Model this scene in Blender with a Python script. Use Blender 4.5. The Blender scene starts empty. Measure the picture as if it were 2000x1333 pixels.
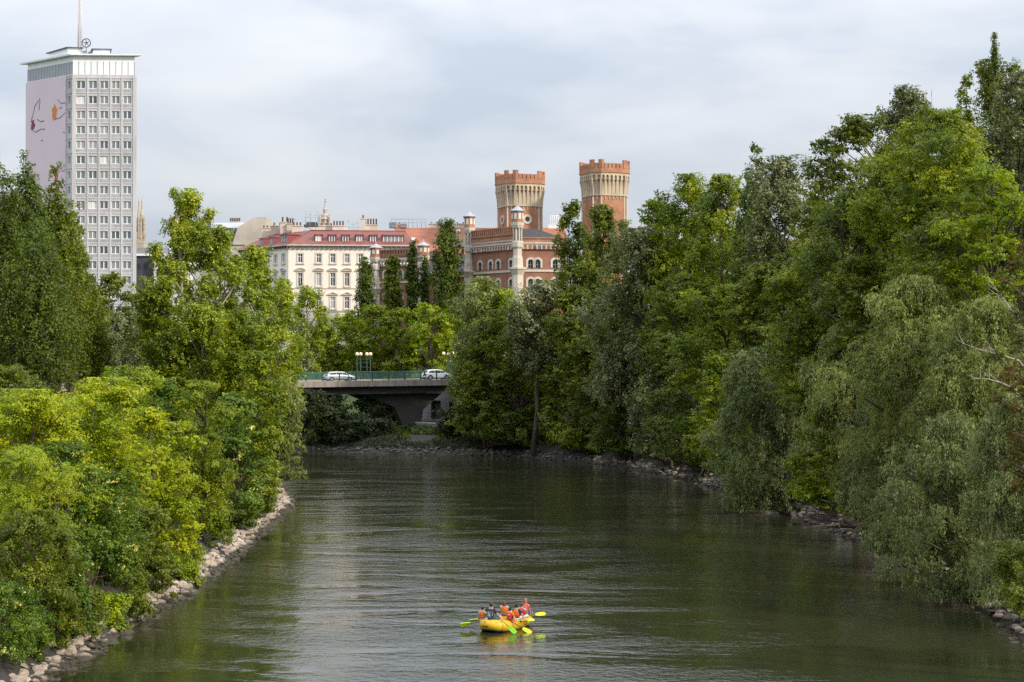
import bpy, bmesh, math, random
import numpy as np
from mathutils import Vector, Matrix, Quaternion, noise as mnoise

SC = bpy.context.scene
COL = SC.collection
R = math.radians
F, H0, HORIZ = 3350.0, 12.7, 703.0      # focal length in photo pixels, eye height, horizon row


def X(px, d):
    return (px - 1000.0) / F * d


def Z(py, d):
    return H0 + (HORIZ - py) / F * d


# ------------------------------------------------------------------ camera
cam_d = bpy.data.cameras.new('camera')
cam_d.sensor_width = 36.0
cam_d.lens = F / 2000.0 * 36.0
cam_d.clip_start, cam_d.clip_end = 0.5, 9000.0
cam = bpy.data.objects.new('camera', cam_d)
cam.location = (0, 0, H0)
cam.rotation_euler = (R(90) + math.atan((HORIZ - 666.5) / F), 0, 0)
COL.objects.link(cam)
SC.camera = cam

# ------------------------------------------------------------------ materials


def new_mat(name):
    m = bpy.data.materials.new(name)
    m.use_nodes = True
    nt = m.node_tree
    return m, nt, nt.nodes, nt.links, nt.nodes['Principled BSDF']


def ramp(N, stops):
    r = N.new('ShaderNodeValToRGB')
    e = r.color_ramp.elements
    while len(e) < len(stops):
        e.new(0.5)
    for k, (p, c) in enumerate(stops):
        e[k].position = p
        e[k].color = (*c, 1)
    return r


MATS = {}


def mat(name, col, rough=0.7, var=0.18, scale=1.5, metal=0.0, bump=0.0, bscale=8.0, spec=0.5, stain=0.0, stretch=None, coat=0.0):
    """plain painted / mineral surface whose colour wanders a little with position"""
    if name in MATS:
        return MATS[name]
    m, nt, N, L, b = new_mat(name)
    b.inputs['Roughness'].default_value = rough
    b.inputs['Metallic'].default_value = metal
    b.inputs['Specular IOR Level'].default_value = spec
    b.inputs['Coat Weight'].default_value = coat
    tc = N.new('ShaderNodeTexCoord')
    mp = N.new('ShaderNodeMapping')
    if stretch:
        mp.inputs['Scale'].default_value = stretch
    L.new(tc.outputs['Object'], mp.inputs['Vector'])
    nz = N.new('ShaderNodeTexNoise')
    nz.inputs['Scale'].default_value = scale
    nz.inputs['Detail'].default_value = 6
    nz.inputs['Roughness'].default_value = 0.65
    L.new(mp.outputs['Vector'], nz.inputs['Vector'])
    lo = tuple(c * (1 - var) for c in col)
    hi = tuple(min(1, c * (1 + var)) for c in col)
    rp = ramp(N, [(0.3, lo), (0.7, hi)])
    L.new(nz.outputs['Fac'], rp.inputs['Fac'])
    out = rp.outputs['Color']
    if stain > 0:
        n2 = N.new('ShaderNodeTexNoise')
        n2.inputs['Scale'].default_value = scale * 0.35
        n2.inputs['Detail'].default_value = 8
        L.new(mp.outputs['Vector'], n2.inputs['Vector'])
        r2 = ramp(N, [(0.48, (1, 1, 1)), (0.72, (1 - stain,) * 3)])
        L.new(n2.outputs['Fac'], r2.inputs['Fac'])
        mx = N.new('ShaderNodeMix')
        mx.data_type = 'RGBA'
        mx.blend_type = 'MULTIPLY'
        mx.inputs['Factor'].default_value = 1
        L.new(out, mx.inputs['A'])
        L.new(r2.outputs['Color'], mx.inputs['B'])
        out = mx.outputs['Result']
    L.new(out, b.inputs['Base Color'])
    if bump > 0:
        n3 = N.new('ShaderNodeTexNoise')
        n3.inputs['Scale'].default_value = bscale
        n3.inputs['Detail'].default_value = 5
        L.new(tc.outputs['Object'], n3.inputs['Vector'])
        bp = N.new('ShaderNodeBump')
        bp.inputs['Strength'].default_value = bump
        bp.inputs['Distance'].default_value = 0.1
        L.new(n3.outputs['Fac'], bp.inputs['Height'])
        L.new(bp.outputs['Normal'], b.inputs['Normal'])
    MATS[name] = m
    return m


def brick_mat(name, c1, c2, mortar, scale=1.0):
    if name in MATS:
        return MATS[name]
    m, nt, N, L, b = new_mat(name)
    b.inputs['Roughness'].default_value = 0.85
    tc = N.new('ShaderNodeTexCoord')
    # bricks run on any upright wall: use (x + y, z)
    sp = N.new('ShaderNodeSeparateXYZ')
    L.new(tc.outputs['Object'], sp.inputs['Vector'])
    ad = N.new('ShaderNodeMath')
    ad.operation = 'ADD'
    L.new(sp.outputs['X'], ad.inputs[0])
    L.new(sp.outputs['Y'], ad.inputs[1])
    cb = N.new('ShaderNodeCombineXYZ')
    L.new(ad.outputs[0], cb.inputs['X'])
    L.new(sp.outputs['Z'], cb.inputs['Y'])
    br = N.new('ShaderNodeTexBrick')
    br.inputs['Scale'].default_value = 1.0
    br.inputs['Brick Width'].default_value = 0.52 * scale
    br.inputs['Row Height'].default_value = 0.17 * scale
    br.inputs['Mortar Size'].default_value = 0.018 * scale
    br.inputs['Color1'].default_value = (*c1, 1)
    br.inputs['Color2'].default_value = (*c2, 1)
    br.inputs['Mortar'].default_value = (*mortar, 1)
    L.new(cb.outputs['Vector'], br.inputs['Vector'])
    nz = N.new('ShaderNodeTexNoise')
    nz.inputs['Scale'].default_value = 0.6
    nz.inputs['Detail'].default_value = 7
    L.new(tc.outputs['Object'], nz.inputs['Vector'])
    r2 = ramp(N, [(0.3, (0.72, 0.72, 0.72)), (0.7, (1.12, 1.12, 1.12))])
    L.new(nz.outputs['Fac'], r2.inputs['Fac'])
    mx = N.new('ShaderNodeMix')
    mx.data_type = 'RGBA'
    mx.blend_type = 'MULTIPLY'
    mx.inputs['Factor'].default_value = 1
    L.new(br.outputs['Color'], mx.inputs['A'])
    L.new(r2.outputs['Color'], mx.inputs['B'])
    L.new(mx.outputs['Result'], b.inputs['Base Color'])
    MATS[name] = m
    return m


def glass_mat(name, stops, rough=0.08):
    """window glass: dark room behind one pane, drawn blind, curtain or painted sky reflection in another"""
    if name in MATS:
        return MATS[name]
    m, nt, N, L, b = new_mat(name)
    b.inputs['Roughness'].default_value = rough
    oi = N.new('ShaderNodeObjectInfo')
    r = ramp(N, stops)
    r.color_ramp.interpolation = 'CONSTANT'
    L.new(oi.outputs['Random'], r.inputs['Fac'])
    L.new(r.outputs['Color'], b.inputs['Base Color'])
    MATS[name] = m
    return m


def leaf_mat(name, stops, trans=0.35, rough=0.5, spec=0.35, hue=0.03):
    """leaf: colour by the leaf's own random tone; thin, so light also comes through"""
    if name in MATS:
        return MATS[name]
    m, nt, N, L, b = new_mat(name)
    at = N.new('ShaderNodeAttribute')
    at.attribute_name = 'tone'
    r = ramp(N, stops)
    L.new(at.outputs['Fac'], r.inputs['Fac'])
    b.inputs['Roughness'].default_value = rough
    b.inputs['Specular IOR Level'].default_value = spec
    L.new(r.outputs['Color'], b.inputs['Base Color'])
    tr = N.new('ShaderNodeBsdfTranslucent')
    g = N.new('ShaderNodeMix')
    g.data_type = 'RGBA'
    g.blend_type = 'MULTIPLY'
    g.inputs['Factor'].default_value = 1
    g.inputs['B'].default_value = (1.25, 1.35, 0.55, 1)
    L.new(r.outputs['Color'], g.inputs['A'])
    L.new(g.outputs['Result'], tr.inputs['Color'])
    ms = N.new('ShaderNodeMixShader')
    ms.inputs[0].default_value = trans
    L.new(b.outputs[0], ms.inputs[1])
    L.new(tr.outputs[0], ms.inputs[2])
    L.new(ms.outputs[0], N['Material Output'].inputs['Surface'])
    MATS[name] = m
    return m


# ------------------------------------------------------------------ objects and tags


def tag(o, label=None, cat=None, group=None, kind=None):
    if label:
        o['label'] = label
    if cat:
        o['category'] = cat
    if group:
        o['group'] = group
    if kind:
        o['kind'] = kind
    return o


def empty(name, loc, rz=0.0, label=None, cat=None, group=None):
    o = bpy.data.objects.new(name, None)
    o.empty_display_size = 0.3
    o.location = loc
    o.rotation_euler = (0, 0, rz)
    COL.objects.link(o)
    return tag(o, label, cat, group)


def copy_tree(o, parent=None):
    kids = KIDS.get(o.name, [])
    c = o.copy()
    COL.objects.link(c)
    if parent is not None:
        c.parent = parent
        KIDS.setdefault(parent.name, []).append(c)
    for k in kids:
        copy_tree(k, c)
    return c


KIDS = {}


class MB:
    """collects shapes and links them as ONE mesh object"""

    def __init__(self):
        self.v, self.f, self.m, self.s = [], [], [], []

    def face(self, idx, mi=0, smooth=False):
        self.f.append(tuple(idx))
        self.m.append(mi)
        self.s.append(smooth)

    def add(self, verts, faces, mi=0, smooth=False):
        b = len(self.v)
        self.v.extend(tuple(p) for p in verts)
        for f in faces:
            self.face([b + i for i in f], mi, smooth)
        return self

    def poly(self, pts, mi=0):
        return self.add(pts, [list(range(len(pts)))], mi)

    def box(self, lo, hi, mi=0, fr=None):
        (x0, y0, z0), (x1, y1, z1) = lo, hi
        p = [(x0, y0, z0), (x1, y0, z0), (x1, y1, z0), (x0, y1, z0), (x0, y0, z1), (x1, y0, z1), (x1, y1, z1), (x0, y1, z1)]
        if fr:
            p = [fr(*q) for q in p]
        return self.add(p, [(0, 3, 2, 1), (4, 5, 6, 7), (0, 1, 5, 4), (1, 2, 6, 5), (2, 3, 7, 6), (3, 0, 4, 7)], mi)

    def prism(self, poly, z0, z1, mi=0, poly2=None, cap=True):
        n = len(poly)
        q = poly2 or poly
        p = [(a, b, z0) for a, b in poly] + [(a, b, z1) for a, b in q]
        fs = [(i, (i + 1) % n, n + (i + 1) % n, n + i) for i in range(n)]
        if cap:
            fs += [tuple(range(n - 1, -1, -1)), tuple(range(n, 2 * n))]
        return self.add(p, fs, mi)

    def tube(self, path, rad, n=8, mi=0, cap=True, smooth=True):
        path = [Vector(p) for p in path]
        if not hasattr(rad, '__len__'):
            rad = [rad] * len(path)
        t0 = (path[1] - path[0]).normalized()
        up = Vector((0, 0, 1)) if abs(t0.z) < 0.9 else Vector((1, 0, 0))
        u = t0.cross(up).normalized()
        vs = []
        for i, p in enumerate(path):
            t = (path[min(i + 1, len(path) - 1)] - path[max(i - 1, 0)]).normalized()
            u = (u - t * u.dot(t)).normalized()
            w = t.cross(u)
            for k in range(n):
                a = 2 * math.pi * k / n
                vs.append(p + (u * math.cos(a) + w * math.sin(a)) * rad[i])
        fs = []
        for i in range(len(path) - 1):
            for k in range(n):
                k2 = (k + 1) % n
                fs.append((i * n + k, i * n + k2, (i + 1) * n + k2, (i + 1) * n + k))
        b = len(self.v)
        self.add(vs, fs, mi, smooth)
        if cap:
            self.face([b + k for k in range(n - 1, -1, -1)], mi)
            e = b + (len(path) - 1) * n
            self.face([e + k for k in range(n)], mi)
        return self

    def lathe(self, prof, c=(0, 0, 0), n=24, mi=0, smooth=True):
        vs, fs = [], []
        for r, z in prof:
            for k in range(n):
                a = 2 * math.pi * k / n
                vs.append((c[0] + r * math.cos(a), c[1] + r * math.sin(a), c[2] + z))
        for i in range(len(prof) - 1):
            for k in range(n):
                k2 = (k + 1) % n
                fs.append((i * n + k, i * n + k2, (i + 1) * n + k2, (i + 1) * n + k))
        return self.add(vs, fs, mi, smooth)

    def ball(self, c, r, n=12, mi=0, sc=(1, 1, 1)):
        prof = [(max(1e-4, r * math.sin(math.pi * i / n)), -r * math.cos(math.pi * i / n)) for i in range(n + 1)]
        b = len(self.v)
        self.lathe(prof, (0, 0, 0), max(8, n + 4), mi)
        for i in range(b, len(self.v)):
            q = self.v[i]
            self.v[i] = (c[0] + q[0] * sc[0], c[1] + q[1] * sc[1], c[2] + q[2] * sc[2])
        return self

    def build(self, name, mats, parent=None, loc=None):
        me = bpy.data.meshes.new(name)
        me.from_pydata(self.v, [], self.f)
        if not isinstance(mats, (list, tuple)):
            mats = [mats]
        for m in mats:
            me.materials.append(m)
        me.polygons.foreach_set('material_index', self.m)
        me.polygons.foreach_set('use_smooth', self.s)
        me.update()
        return link(name, me, parent, loc)


def link(name, me, parent=None, loc=None):
    o = bpy.data.objects.new(name, me)
    COL.objects.link(o)
    if parent is not None:
        o.parent = parent
        KIDS.setdefault(parent.name, []).append(o)
    if loc:
        o.location = loc
    return o


def frame(O, P1):
    """local wall frame: a along the wall from O to P1 (seen from outside left to right), o outward, z up"""
    ux, uy = P1[0] - O[0], P1[1] - O[1]
    ln = math.hypot(ux, uy)
    ux, uy = ux / ln, uy / ln
    nx, ny = uy, -ux

    def fr(a, o, z):
        return (O[0] + ux * a + nx * o, O[1] + uy * a + ny * o, z)
    fr.length = ln
    return fr


def wall_with_openings(mb, fr, a0, a1, z0, z1, ops, depth=0.25, mi=0, arch_seg=8):
    """front face of a wall with real holes; each opening (a0, a1, z0, z1, rise): rise > 0 gives a round head"""
    As = sorted({a0, a1, *[o[0] for o in ops], *[o[1] for o in ops]})
    Zs = sorted({z0, z1, *[o[2] for o in ops], *[o[3] for o in ops]})
    for i in range(len(As) - 1):
        ca = (As[i] + As[i + 1]) / 2
        run = None
        for j in range(len(Zs) - 1):
            cz = (Zs[j] + Zs[j + 1]) / 2
            hole = any(o[0] < ca < o[1] and o[2] < cz < o[3] for o in ops)
            if not hole:
                run = (run[0], Zs[j + 1]) if run else (Zs[j], Zs[j + 1])
            if run and (hole or j == len(Zs) - 2):
                mb.poly([fr(As[i], 0, run[0]), fr(As[i + 1], 0, run[0]), fr(As[i + 1], 0, run[1]), fr(As[i], 0, run[1])], mi)
                run = None
    for (b0, b1, c0, c1, rise) in ops:
        outl = [(b0, c0), (b1, c0)]
        if rise > 0:
            w, mid = (b1 - b0) / 2, (b0 + b1) / 2
            arc = [(mid + w * math.cos(math.pi * k / arch_seg), c1 - rise + rise * math.sin(math.pi * k / arch_seg)) for k in range(arch_seg + 1)]
            outl += arc
            h = arch_seg // 2
            mb.poly([fr(b1, 0, c1)] + [fr(p[0], 0, p[1]) for p in reversed(arc[:h + 1])][0:], mi)
            mb.poly([fr(b0, 0, c1)] + [fr(p[0], 0, p[1]) for p in reversed(arc[h:])], mi)
        else:
            outl += [(b1, c1), (b0, c1)]
        n = len(outl)
        for k in range(n):
            p, q = outl[k], outl[(k + 1) % n]
            mb.poly([fr(p[0], 0, p[1]), fr(p[0], -depth, p[1]), fr(q[0], -depth, q[1]), fr(q[0], 0, q[1])], mi)


def window(fr, a0, a1, z0, z1, parent, fm, gm, rise=0.0, depth=0.2, cols=2, transom=0.0, fw=0.09, sill=None, mid=None):
    """one window: a frame mesh with its pane as a child"""
    mb = MB()
    o0, o1 = -depth, -depth + 0.07
    w = a1 - a0
    mb.box((a0, o0, z0), (a0 + fw, o1, z1 - rise), fr=fr)
    mb.box((a1 - fw, o0, z0), (a1, o1, z1 - rise), fr=fr)
    mb.box((a0 + fw, o0, z0), (a1 - fw, o1, z0 + fw), fr=fr)
    if rise <= 0:
        mb.box((a0 + fw, o0, z1 - fw), (a1 - fw, o1, z1), fr=fr)
    mw = mid or fw
    for k in range(1, cols):
        c = a0 + w * k / cols
        mb.box((c - mw / 2, o0, z0 + fw), (c + mw / 2, o1 - 0.004, z1 - (fw if rise <= 0 else rise * 0.15)), fr=fr)
    if transom:
        t = z0 + (z1 - z0) * transom
        mb.box((a0 + fw, o0, t - fw * .45), (a1 - fw, o1 - 0.008, t + fw * .45), fr=fr)
    if rise > 0:
        mc = (a0 + a1) / 2
        for k in range(8):
            t0, t1 = math.pi * k / 8, math.pi * (k + 1) / 8
            ps = []
            for t, rr in ((t0, 1), (t1, 1), (t1, 1 - fw / (w / 2)), (t0, 1 - fw / (w / 2))):
                ps.append((mc + w / 2 * rr * math.cos(t), z1 - rise + rise * rr * math.sin(t)))
            mb.add([fr(p[0], o1, p[1]) for p in ps] + [fr(p[0], o0, p[1]) for p in ps], [(0, 1, 2, 3), (3, 2, 6, 7), (0, 4, 5, 1)])
    if sill is not None:
        mb.box((a0 - 0.1, -depth, z0 - 0.12), (a1 + 0.1, sill, z0 - 0.003), fr=fr)
    wf = mb.build('window', fm, parent)
    gb = MB()
    og = -depth + 0.02
    pts = [(a0, z0), (a1, z0)]
    if rise > 0:
        mc = (a0 + a1) / 2
        pts += [(mc + w / 2 * math.cos(math.pi * k / 8), z1 - rise + rise * math.sin(math.pi * k / 8)) for k in range(9)]
    else:
        pts += [(a1, z1), (a0, z1)]
    gb.poly([fr(p[0], og, p[1]) for p in pts])
    gb.build('pane', gm, wf)
    return wf


# ------------------------------------------------------------------ light and sky
SUN_DIR = Vector((0.76, -0.48, 0.53)).normalized()     # towards the sun: to the right, a little behind the camera
sd = bpy.data.lights.new('sun', 'SUN')
sd.energy = 2.9
sd.angle = R(4.0)
sd.color = (1.0, 0.90, 0.74)
so = bpy.data.objects.new('sun', sd)
so.rotation_euler = (-SUN_DIR).to_track_quat('-Z', 'Y').to_euler()
so.location = (60, -60, 80)
COL.objects.link(so)

W = bpy.data.worlds.new('World')
SC.world = W
W.use_nodes = True
nt = W.node_tree
N, L = nt.nodes, nt.links
bg = N['Background']
bg.inputs['Strength'].default_value = 0.1
sky = N.new('ShaderNodeTexSky')
sky.sky_type = 'NISHITA'
sky.sun_disc = False
sky.sun_elevation = math.asin(SUN_DIR.z)
sky.sun_rotation = math.atan2(SUN_DIR.x, SUN_DIR.y)
sky.air_density, sky.dust_density, sky.ozone_density = 1.0, 1.5, 1.0
tc = N.new('ShaderNodeTexCoord')
mp = N.new('ShaderNodeMapping')
mp.inputs['Scale'].default_value = (1.0, 1.0, 3.2)
mp.inputs['Location'].default_value = (0.35, 0.2, 0.42)
L.new(tc.outputs['Generated'], mp.inputs['Vector'])
n1 = N.new('ShaderNodeTexNoise')
n1.inputs['Scale'].default_value = 5.5
n1.inputs['Detail'].default_value = 7
n1.inputs['Roughness'].default_value = 0.5
n1.inputs['Distortion'].default_value = 0.25
L.new(mp.outputs['Vector'], n1.inputs['Vector'])
cr = ramp(N, [(0.36, (4.9, 5.5, 6.45)), (0.47, (5.7, 6.2, 6.95)), (0.57, (6.5, 6.85, 7.4)), (0.70, (7.3, 7.5, 7.85))])
L.new(n1.outputs['Fac'], cr.inputs['Fac'])
n2 = N.new('ShaderNodeTexNoise')
n2.inputs['Scale'].default_value = 1.7
n2.inputs['Detail'].default_value = 3
L.new(mp.outputs['Vector'], n2.inputs['Vector'])
cf = ramp(N, [(0.35, (0.8,) * 3), (0.6, (0.97,) * 3)])
L.new(n2.outputs['Fac'], cf.inputs['Fac'])
mx = N.new('ShaderNodeMix')
mx.data_type = 'RGBA'
L.new(cf.outputs['Color'], mx.inputs['Factor'])
L.new(sky.outputs['Color'], mx.inputs['A'])
L.new(cr.outputs['Color'], mx.inputs['B'])
# an overcast sky is brightest overhead
sx = N.new('ShaderNodeSeparateXYZ')
L.new(tc.outputs['Generated'], sx.inputs['Vector'])
ma = N.new('ShaderNodeMath')
ma.operation = 'MULTIPLY_ADD'
ma.use_clamp = False
L.new(sx.outputs['Z'], ma.inputs[0])
ma.inputs[1].default_value = 1.9
ma.inputs[2].default_value = 0.60
vm = N.new('ShaderNodeVectorMath')
vm.operation = 'SCALE'
L.new(mx.outputs['Result'], vm.inputs[0])
L.new(ma.outputs[0], vm.inputs['Scale'])
L.new(vm.outputs['Vector'], bg.inputs['Color'])

SC.view_settings.view_transform = 'Standard'
SC.view_settings.look = 'None'
SC.view_settings.exposure = 0.50
SC.view_settings.gamma = 1.0
SC.cycles.use_denoising = False
SC.cycles.max_bounces = 10
SC.cycles.sample_clamp_indirect = 4.0
SC.cycles.diffuse_bounces = 8
SC.cycles.transmission_bounces = 4
SC.cycles.transparent_max_bounces = 4

# ------------------------------------------------------------------ river outline and terrain
LEFT = [(-18.2, -80), (-18.2, 70), (-17.4, 95), (-18.3, 128), (-19.2, 150), (-23, 172), (-33, 188), (-60, 200), (-170, 204)]
RIGHT = [(-170, 250), (-60, 243), (-29, 239), (-21, 234), (0, 225.5), (6.5, 216), (12.8, 203.6), (18.6, 180), (21.5, 156), (24.3, 113), (24.0, 90), (22.5, 72), (21.5, 40), (21.5, -80)]
RIVER = np.array(LEFT + RIGHT, float)
PROF_S = [-6, -2.5, 0, 1.2, 2.6, 3.6, 11, 16, 26, 40, 400]
PROF_Z = [-1.8, -1.0, -0.12, 0.55, 1.35, 1.9, 2.7, 4.2, 8.6, 9.0, 9.4]
PROF_Z2 = [-1.8, -1.0, -0.12, 0.5, 1.1, 1.5, 2.5, 2.9, 3.3, 4.2, 9.2]


def shore(x, y):
    """signed distance in metres to the water's edge: positive on land"""
    x, y = np.atleast_1d(np.asarray(x, float)), np.atleast_1d(np.asarray(y, float))
    best = np.full(x.shape, 1e9)
    ins = np.zeros(x.shape, bool)
    n = len(RIVER)
    for i in range(n):
        a, b = RIVER[i], RIVER[(i + 1) % n]
        d = b - a
        t = np.clip(((x - a[0]) * d[0] + (y - a[1]) * d[1]) / (d @ d), 0, 1)
        best = np.minimum(best, np.hypot(x - a[0] - t * d[0], y - a[1] - t * d[1]))
        c = ((a[1] > y) != (b[1] > y))
        with np.errstate(divide='ignore', invalid='ignore'):
            xi = (b[0] - a[0]) * (y - a[1]) / (b[1] - a[1] if b[1] != a[1] else 1e-9) + a[0]
        ins ^= c & (x < xi)
    return np.where(ins, -best, best)


def terr(x, y):
    s = shore(x, y)
    x, y = np.atleast_1d(np.asarray(x, float)), np.atleast_1d(np.asarray(y, float))
    z1 = np.interp(s, PROF_S, PROF_Z)
    z2 = np.interp(s, [-6, -2.5, 0, 1.2, 2.6, 3.6, 11, 16, 26, 34, 45.3, 46.6, 400], [-1.8, -1.0, -0.12, 0.5, 1.1, 1.5, 2.3, 2.5, 2.7, 2.9, 3.1, 8.8, 9.4])
    k = np.clip((y - 222) / 12, 0, 1) * np.clip((30 - x) / 15, 0, 1)
    z = z1 * (1 - k) + z2 * k
    bump = 0.10 * np.sin(x * 0.9 + 1.3 * np.sin(y * 0.31)) * np.sin(y * 0.7) + 0.06 * np.sin(x * 2.3) * np.cos(y * 1.9 + x)
    return z + bump * np.clip(s, 0, 3) / 3


def ground_z(x, y):
    return float(terr(x, y)[0])


def grid_mesh(name, xs, ys, zf, material):
    gx, gy = np.meshgrid(xs, ys)
    z = zf(gx.ravel(), gy.ravel())
    co = np.stack([gx.ravel(), gy.ravel(), z], 1)
    nx, ny = len(xs), len(ys)
    i = np.arange((nx - 1) * (ny - 1))
    r, c = i // (nx - 1), i % (nx - 1)
    q = np.stack([r * nx + c, r * nx + c + 1, (r + 1) * nx + c + 1, (r + 1) * nx + c], 1)
    return np_mesh(name, co, q, [material], smooth=True)


def np_mesh(name, co, faces, mats, smooth=False, tone=None, mi=None):
    k = faces.shape[1]
    me = bpy.data.meshes.new(name)
    me.vertices.add(len(co))
    me.vertices.foreach_set('co', np.ascontiguousarray(co, np.float32).ravel())
    me.loops.add(faces.size)
    me.loops.foreach_set('vertex_index', np.ascontiguousarray(faces, np.int32).ravel())
    me.polygons.add(len(faces))
    me.polygons.foreach_set('loop_start', np.arange(0, faces.size, k, dtype=np.int32))
    if smooth:
        me.polygons.foreach_set('use_smooth', np.ones(len(faces), bool))
    else:
        me.polygons.foreach_set('use_smooth', np.zeros(len(faces), bool))
    for m in mats:
        me.materials.append(m)
    if mi is not None:
        me.polygons.foreach_set('material_index', np.asarray(mi, np.int32))
    if tone is not None:
        a = me.attributes.new('tone', 'FLOAT', 'FACE')
        a.data.foreach_set('value', np.ascontiguousarray(tone, np.float32))
    me.update(calc_edges=True)
    return me


def ground_material():
    m, nt, N, L, b = new_mat('soil_and_undergrowth')
    b.inputs['Roughness'].default_value = 0.95
    ge = N.new('ShaderNodeNewGeometry')
    sp = N.new('ShaderNodeSeparateXYZ')
    L.new(ge.outputs['Position'], sp.inputs['Vector'])
    nz = N.new('ShaderNodeTexNoise')
    nz.inputs['Scale'].default_value = 0.45
    nz.inputs['Detail'].default_value = 8
    L.new(ge.outputs['Position'], nz.inputs['Vector'])
    nf = N.new('ShaderNodeTexNoise')
    nf.inputs['Scale'].default_value = 5.0
    nf.inputs['Detail'].default_value = 8
    L.new(ge.outputs['Position'], nf.inputs['Vector'])
    dirt = ramp(N, [(0.3, (0.016, 0.014, 0.010)), (0.7, (0.055, 0.046, 0.035))])  # soil tone lowered to stand in for shade under the bridge
    L.new(nf.outputs['Fac'], dirt.inputs['Fac'])
    grass = ramp(N, [(0.3, (0.018, 0.03, 0.008)), (0.7, (0.07, 0.10, 0.022))])
    L.new(nf.outputs['Fac'], grass.inputs['Fac'])
    ad = N.new('ShaderNodeMath')
    ad.operation = 'MULTIPLY_ADD'
    L.new(nz.outputs['Fac'], ad.inputs[0])
    ad.inputs[1].default_value = 2.6
    L.new(sp.outputs['Z'], ad.inputs[2])
    r = N.new('ShaderNodeMapRange')
    r.inputs['From Min'].default_value = 4.1
    r.inputs['From Max'].default_value = 5.2
    L.new(ad.outputs[0], r.inputs['Value'])
    mx = N.new('ShaderNodeMix')
    mx.data_type = 'RGBA'
    L.new(r.outputs['Result'], mx.inputs['Factor'])
    L.new(dirt.outputs['Color'], mx.inputs['A'])
    L.new(grass.outputs['Color'], mx.inputs['B'])
    L.new(mx.outputs['Result'], b.inputs['Base Color'])
    bp = N.new('ShaderNodeBump')
    bp.inputs['Strength'].default_value = 0.6
    bp.inputs['Distance'].default_value = 0.15
    L.new(nf.outputs['Fac'], bp.inputs['Height'])
    L.new(bp.outputs['Normal'], b.inputs['Normal'])
    return m


xs = np.concatenate([[-4000, -2000, -1000, -500, -300, -200, -150], np.arange(-120, -50, 4.0), np.arange(-50, 50, 1.25), np.arange(50, 124, 4.0), [150, 200, 300, 500, 1000, 2000, 4000]])
ys = np.concatenate([[-400, -200, -100, -60, -30], np.arange(0, 60, 4.0), np.arange(60, 275, 1.25), np.arange(275, 330, 5.0), [360, 420, 500, 700, 1200, 2500, 6000]])
gm = grid_mesh('ground', xs, ys, terr, ground_material())
tag(link('ground', gm), kind='structure')


def water_material():
    m, nt, N, L, b = new_mat('green_river_water')
    b.inputs['Base Color'].default_value = (0.024, 0.026, 0.012, 1)
    b.inputs['Roughness'].default_value = 0.03
    b.inputs['IOR'].default_value = 1.45
    ge = N.new('ShaderNodeNewGeometry')

    def layer(scale, sx, sy, rot, detail, dist, off):
        mp = N.new('ShaderNodeMapping')
        mp.inputs['Scale'].default_value = (sx, sy, 1)
        mp.inputs['Rotation'].default_value = (0, 0, rot)
        mp.inputs['Location'].default_value = off
        L.new(ge.outputs['Position'], mp.inputs['Vector'])
        n = N.new('ShaderNodeTexNoise')
        n.inputs['Scale'].default_value = scale
        n.inputs['Detail'].default_value = detail
        n.inputs['Distortion'].default_value = dist
        L.new(mp.outputs['Vector'], n.inputs['Vector'])
        return n.outputs['Fac']

    def mul(a, v):
        q = N.new('ShaderNodeMath')
        q.operation = 'MULTIPLY'
        L.new(a, q.inputs[0])
        if isinstance(v, float):
            q.inputs[1].default_value = v
        else:
            L.new(v, q.inputs[1])
        return q.outputs[0]

    def add(a, c):
        q = N.new('ShaderNodeMath')
        q.operation = 'ADD'
        L.new(a, q.inputs[0])
        L.new(c, q.inputs[1])
        return q.outputs[0]
    big = layer(0.45, 0.9, 1.0, 0.12, 3, 0.8, (0, 0, 0))
    med = layer(1.9, 0.9, 1.0, -0.1, 5, 0.6, (7, 3, 0))
    fine = layer(5.0, 0.8, 1.0, 0.2, 4, 0.3, (2, 9, 0))
    patch = layer(0.17, 0.45, 1.1, 0.15, 5, 1.2, (5, 5, 0))
    pr = ramp(N, [(0.40, (0.14,) * 3), (0.60, (1.0,) * 3)])
    L.new(patch, pr.inputs['Fac'])
    h = add(mul(big, WAVE[0]), mul(add(mul(med, WAVE[1]), mul(fine, WAVE[2])), pr.outputs['Color']))
    bp = N.new('ShaderNodeBump')
    bp.inputs['Strength'].default_value = 1.0
    bp.inputs['Distance'].default_value = 1.0
    L.new(h, bp.inputs['Height'])
    L.new(bp.outputs['Normal'], b.inputs['Normal'])
    return m


WAVE = (0.020, 0.034, 0.016)
wb = MB()
wb.poly([(-200, -90, 0), (60, -90, 0), (60, 275, 0), (-200, 275, 0)])
tag(wb.build('river_water', water_material()), kind='structure')
# ------------------------------------------------------------------ bank stones
STONE = mat('pale_bank_stone', (0.35, 0.285, 0.225), 0.9, 0.5, 1.6, bump=0.6, bscale=5.0, stain=0.45)
STONE_D = mat('grey_bank_stone', (0.25, 0.20, 0.165), 0.9, 0.5, 1.2, bump=0.6, bscale=5.0, stain=0.5)


STONE_S = mat('shade_toned_bank_stone', (0.13, 0.105, 0.088), 0.9, 0.5, 1.2, bump=0.6, bscale=5.0, stain=0.5)  # darker copy of the bank stone: shade under the bridge put into its colour


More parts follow.
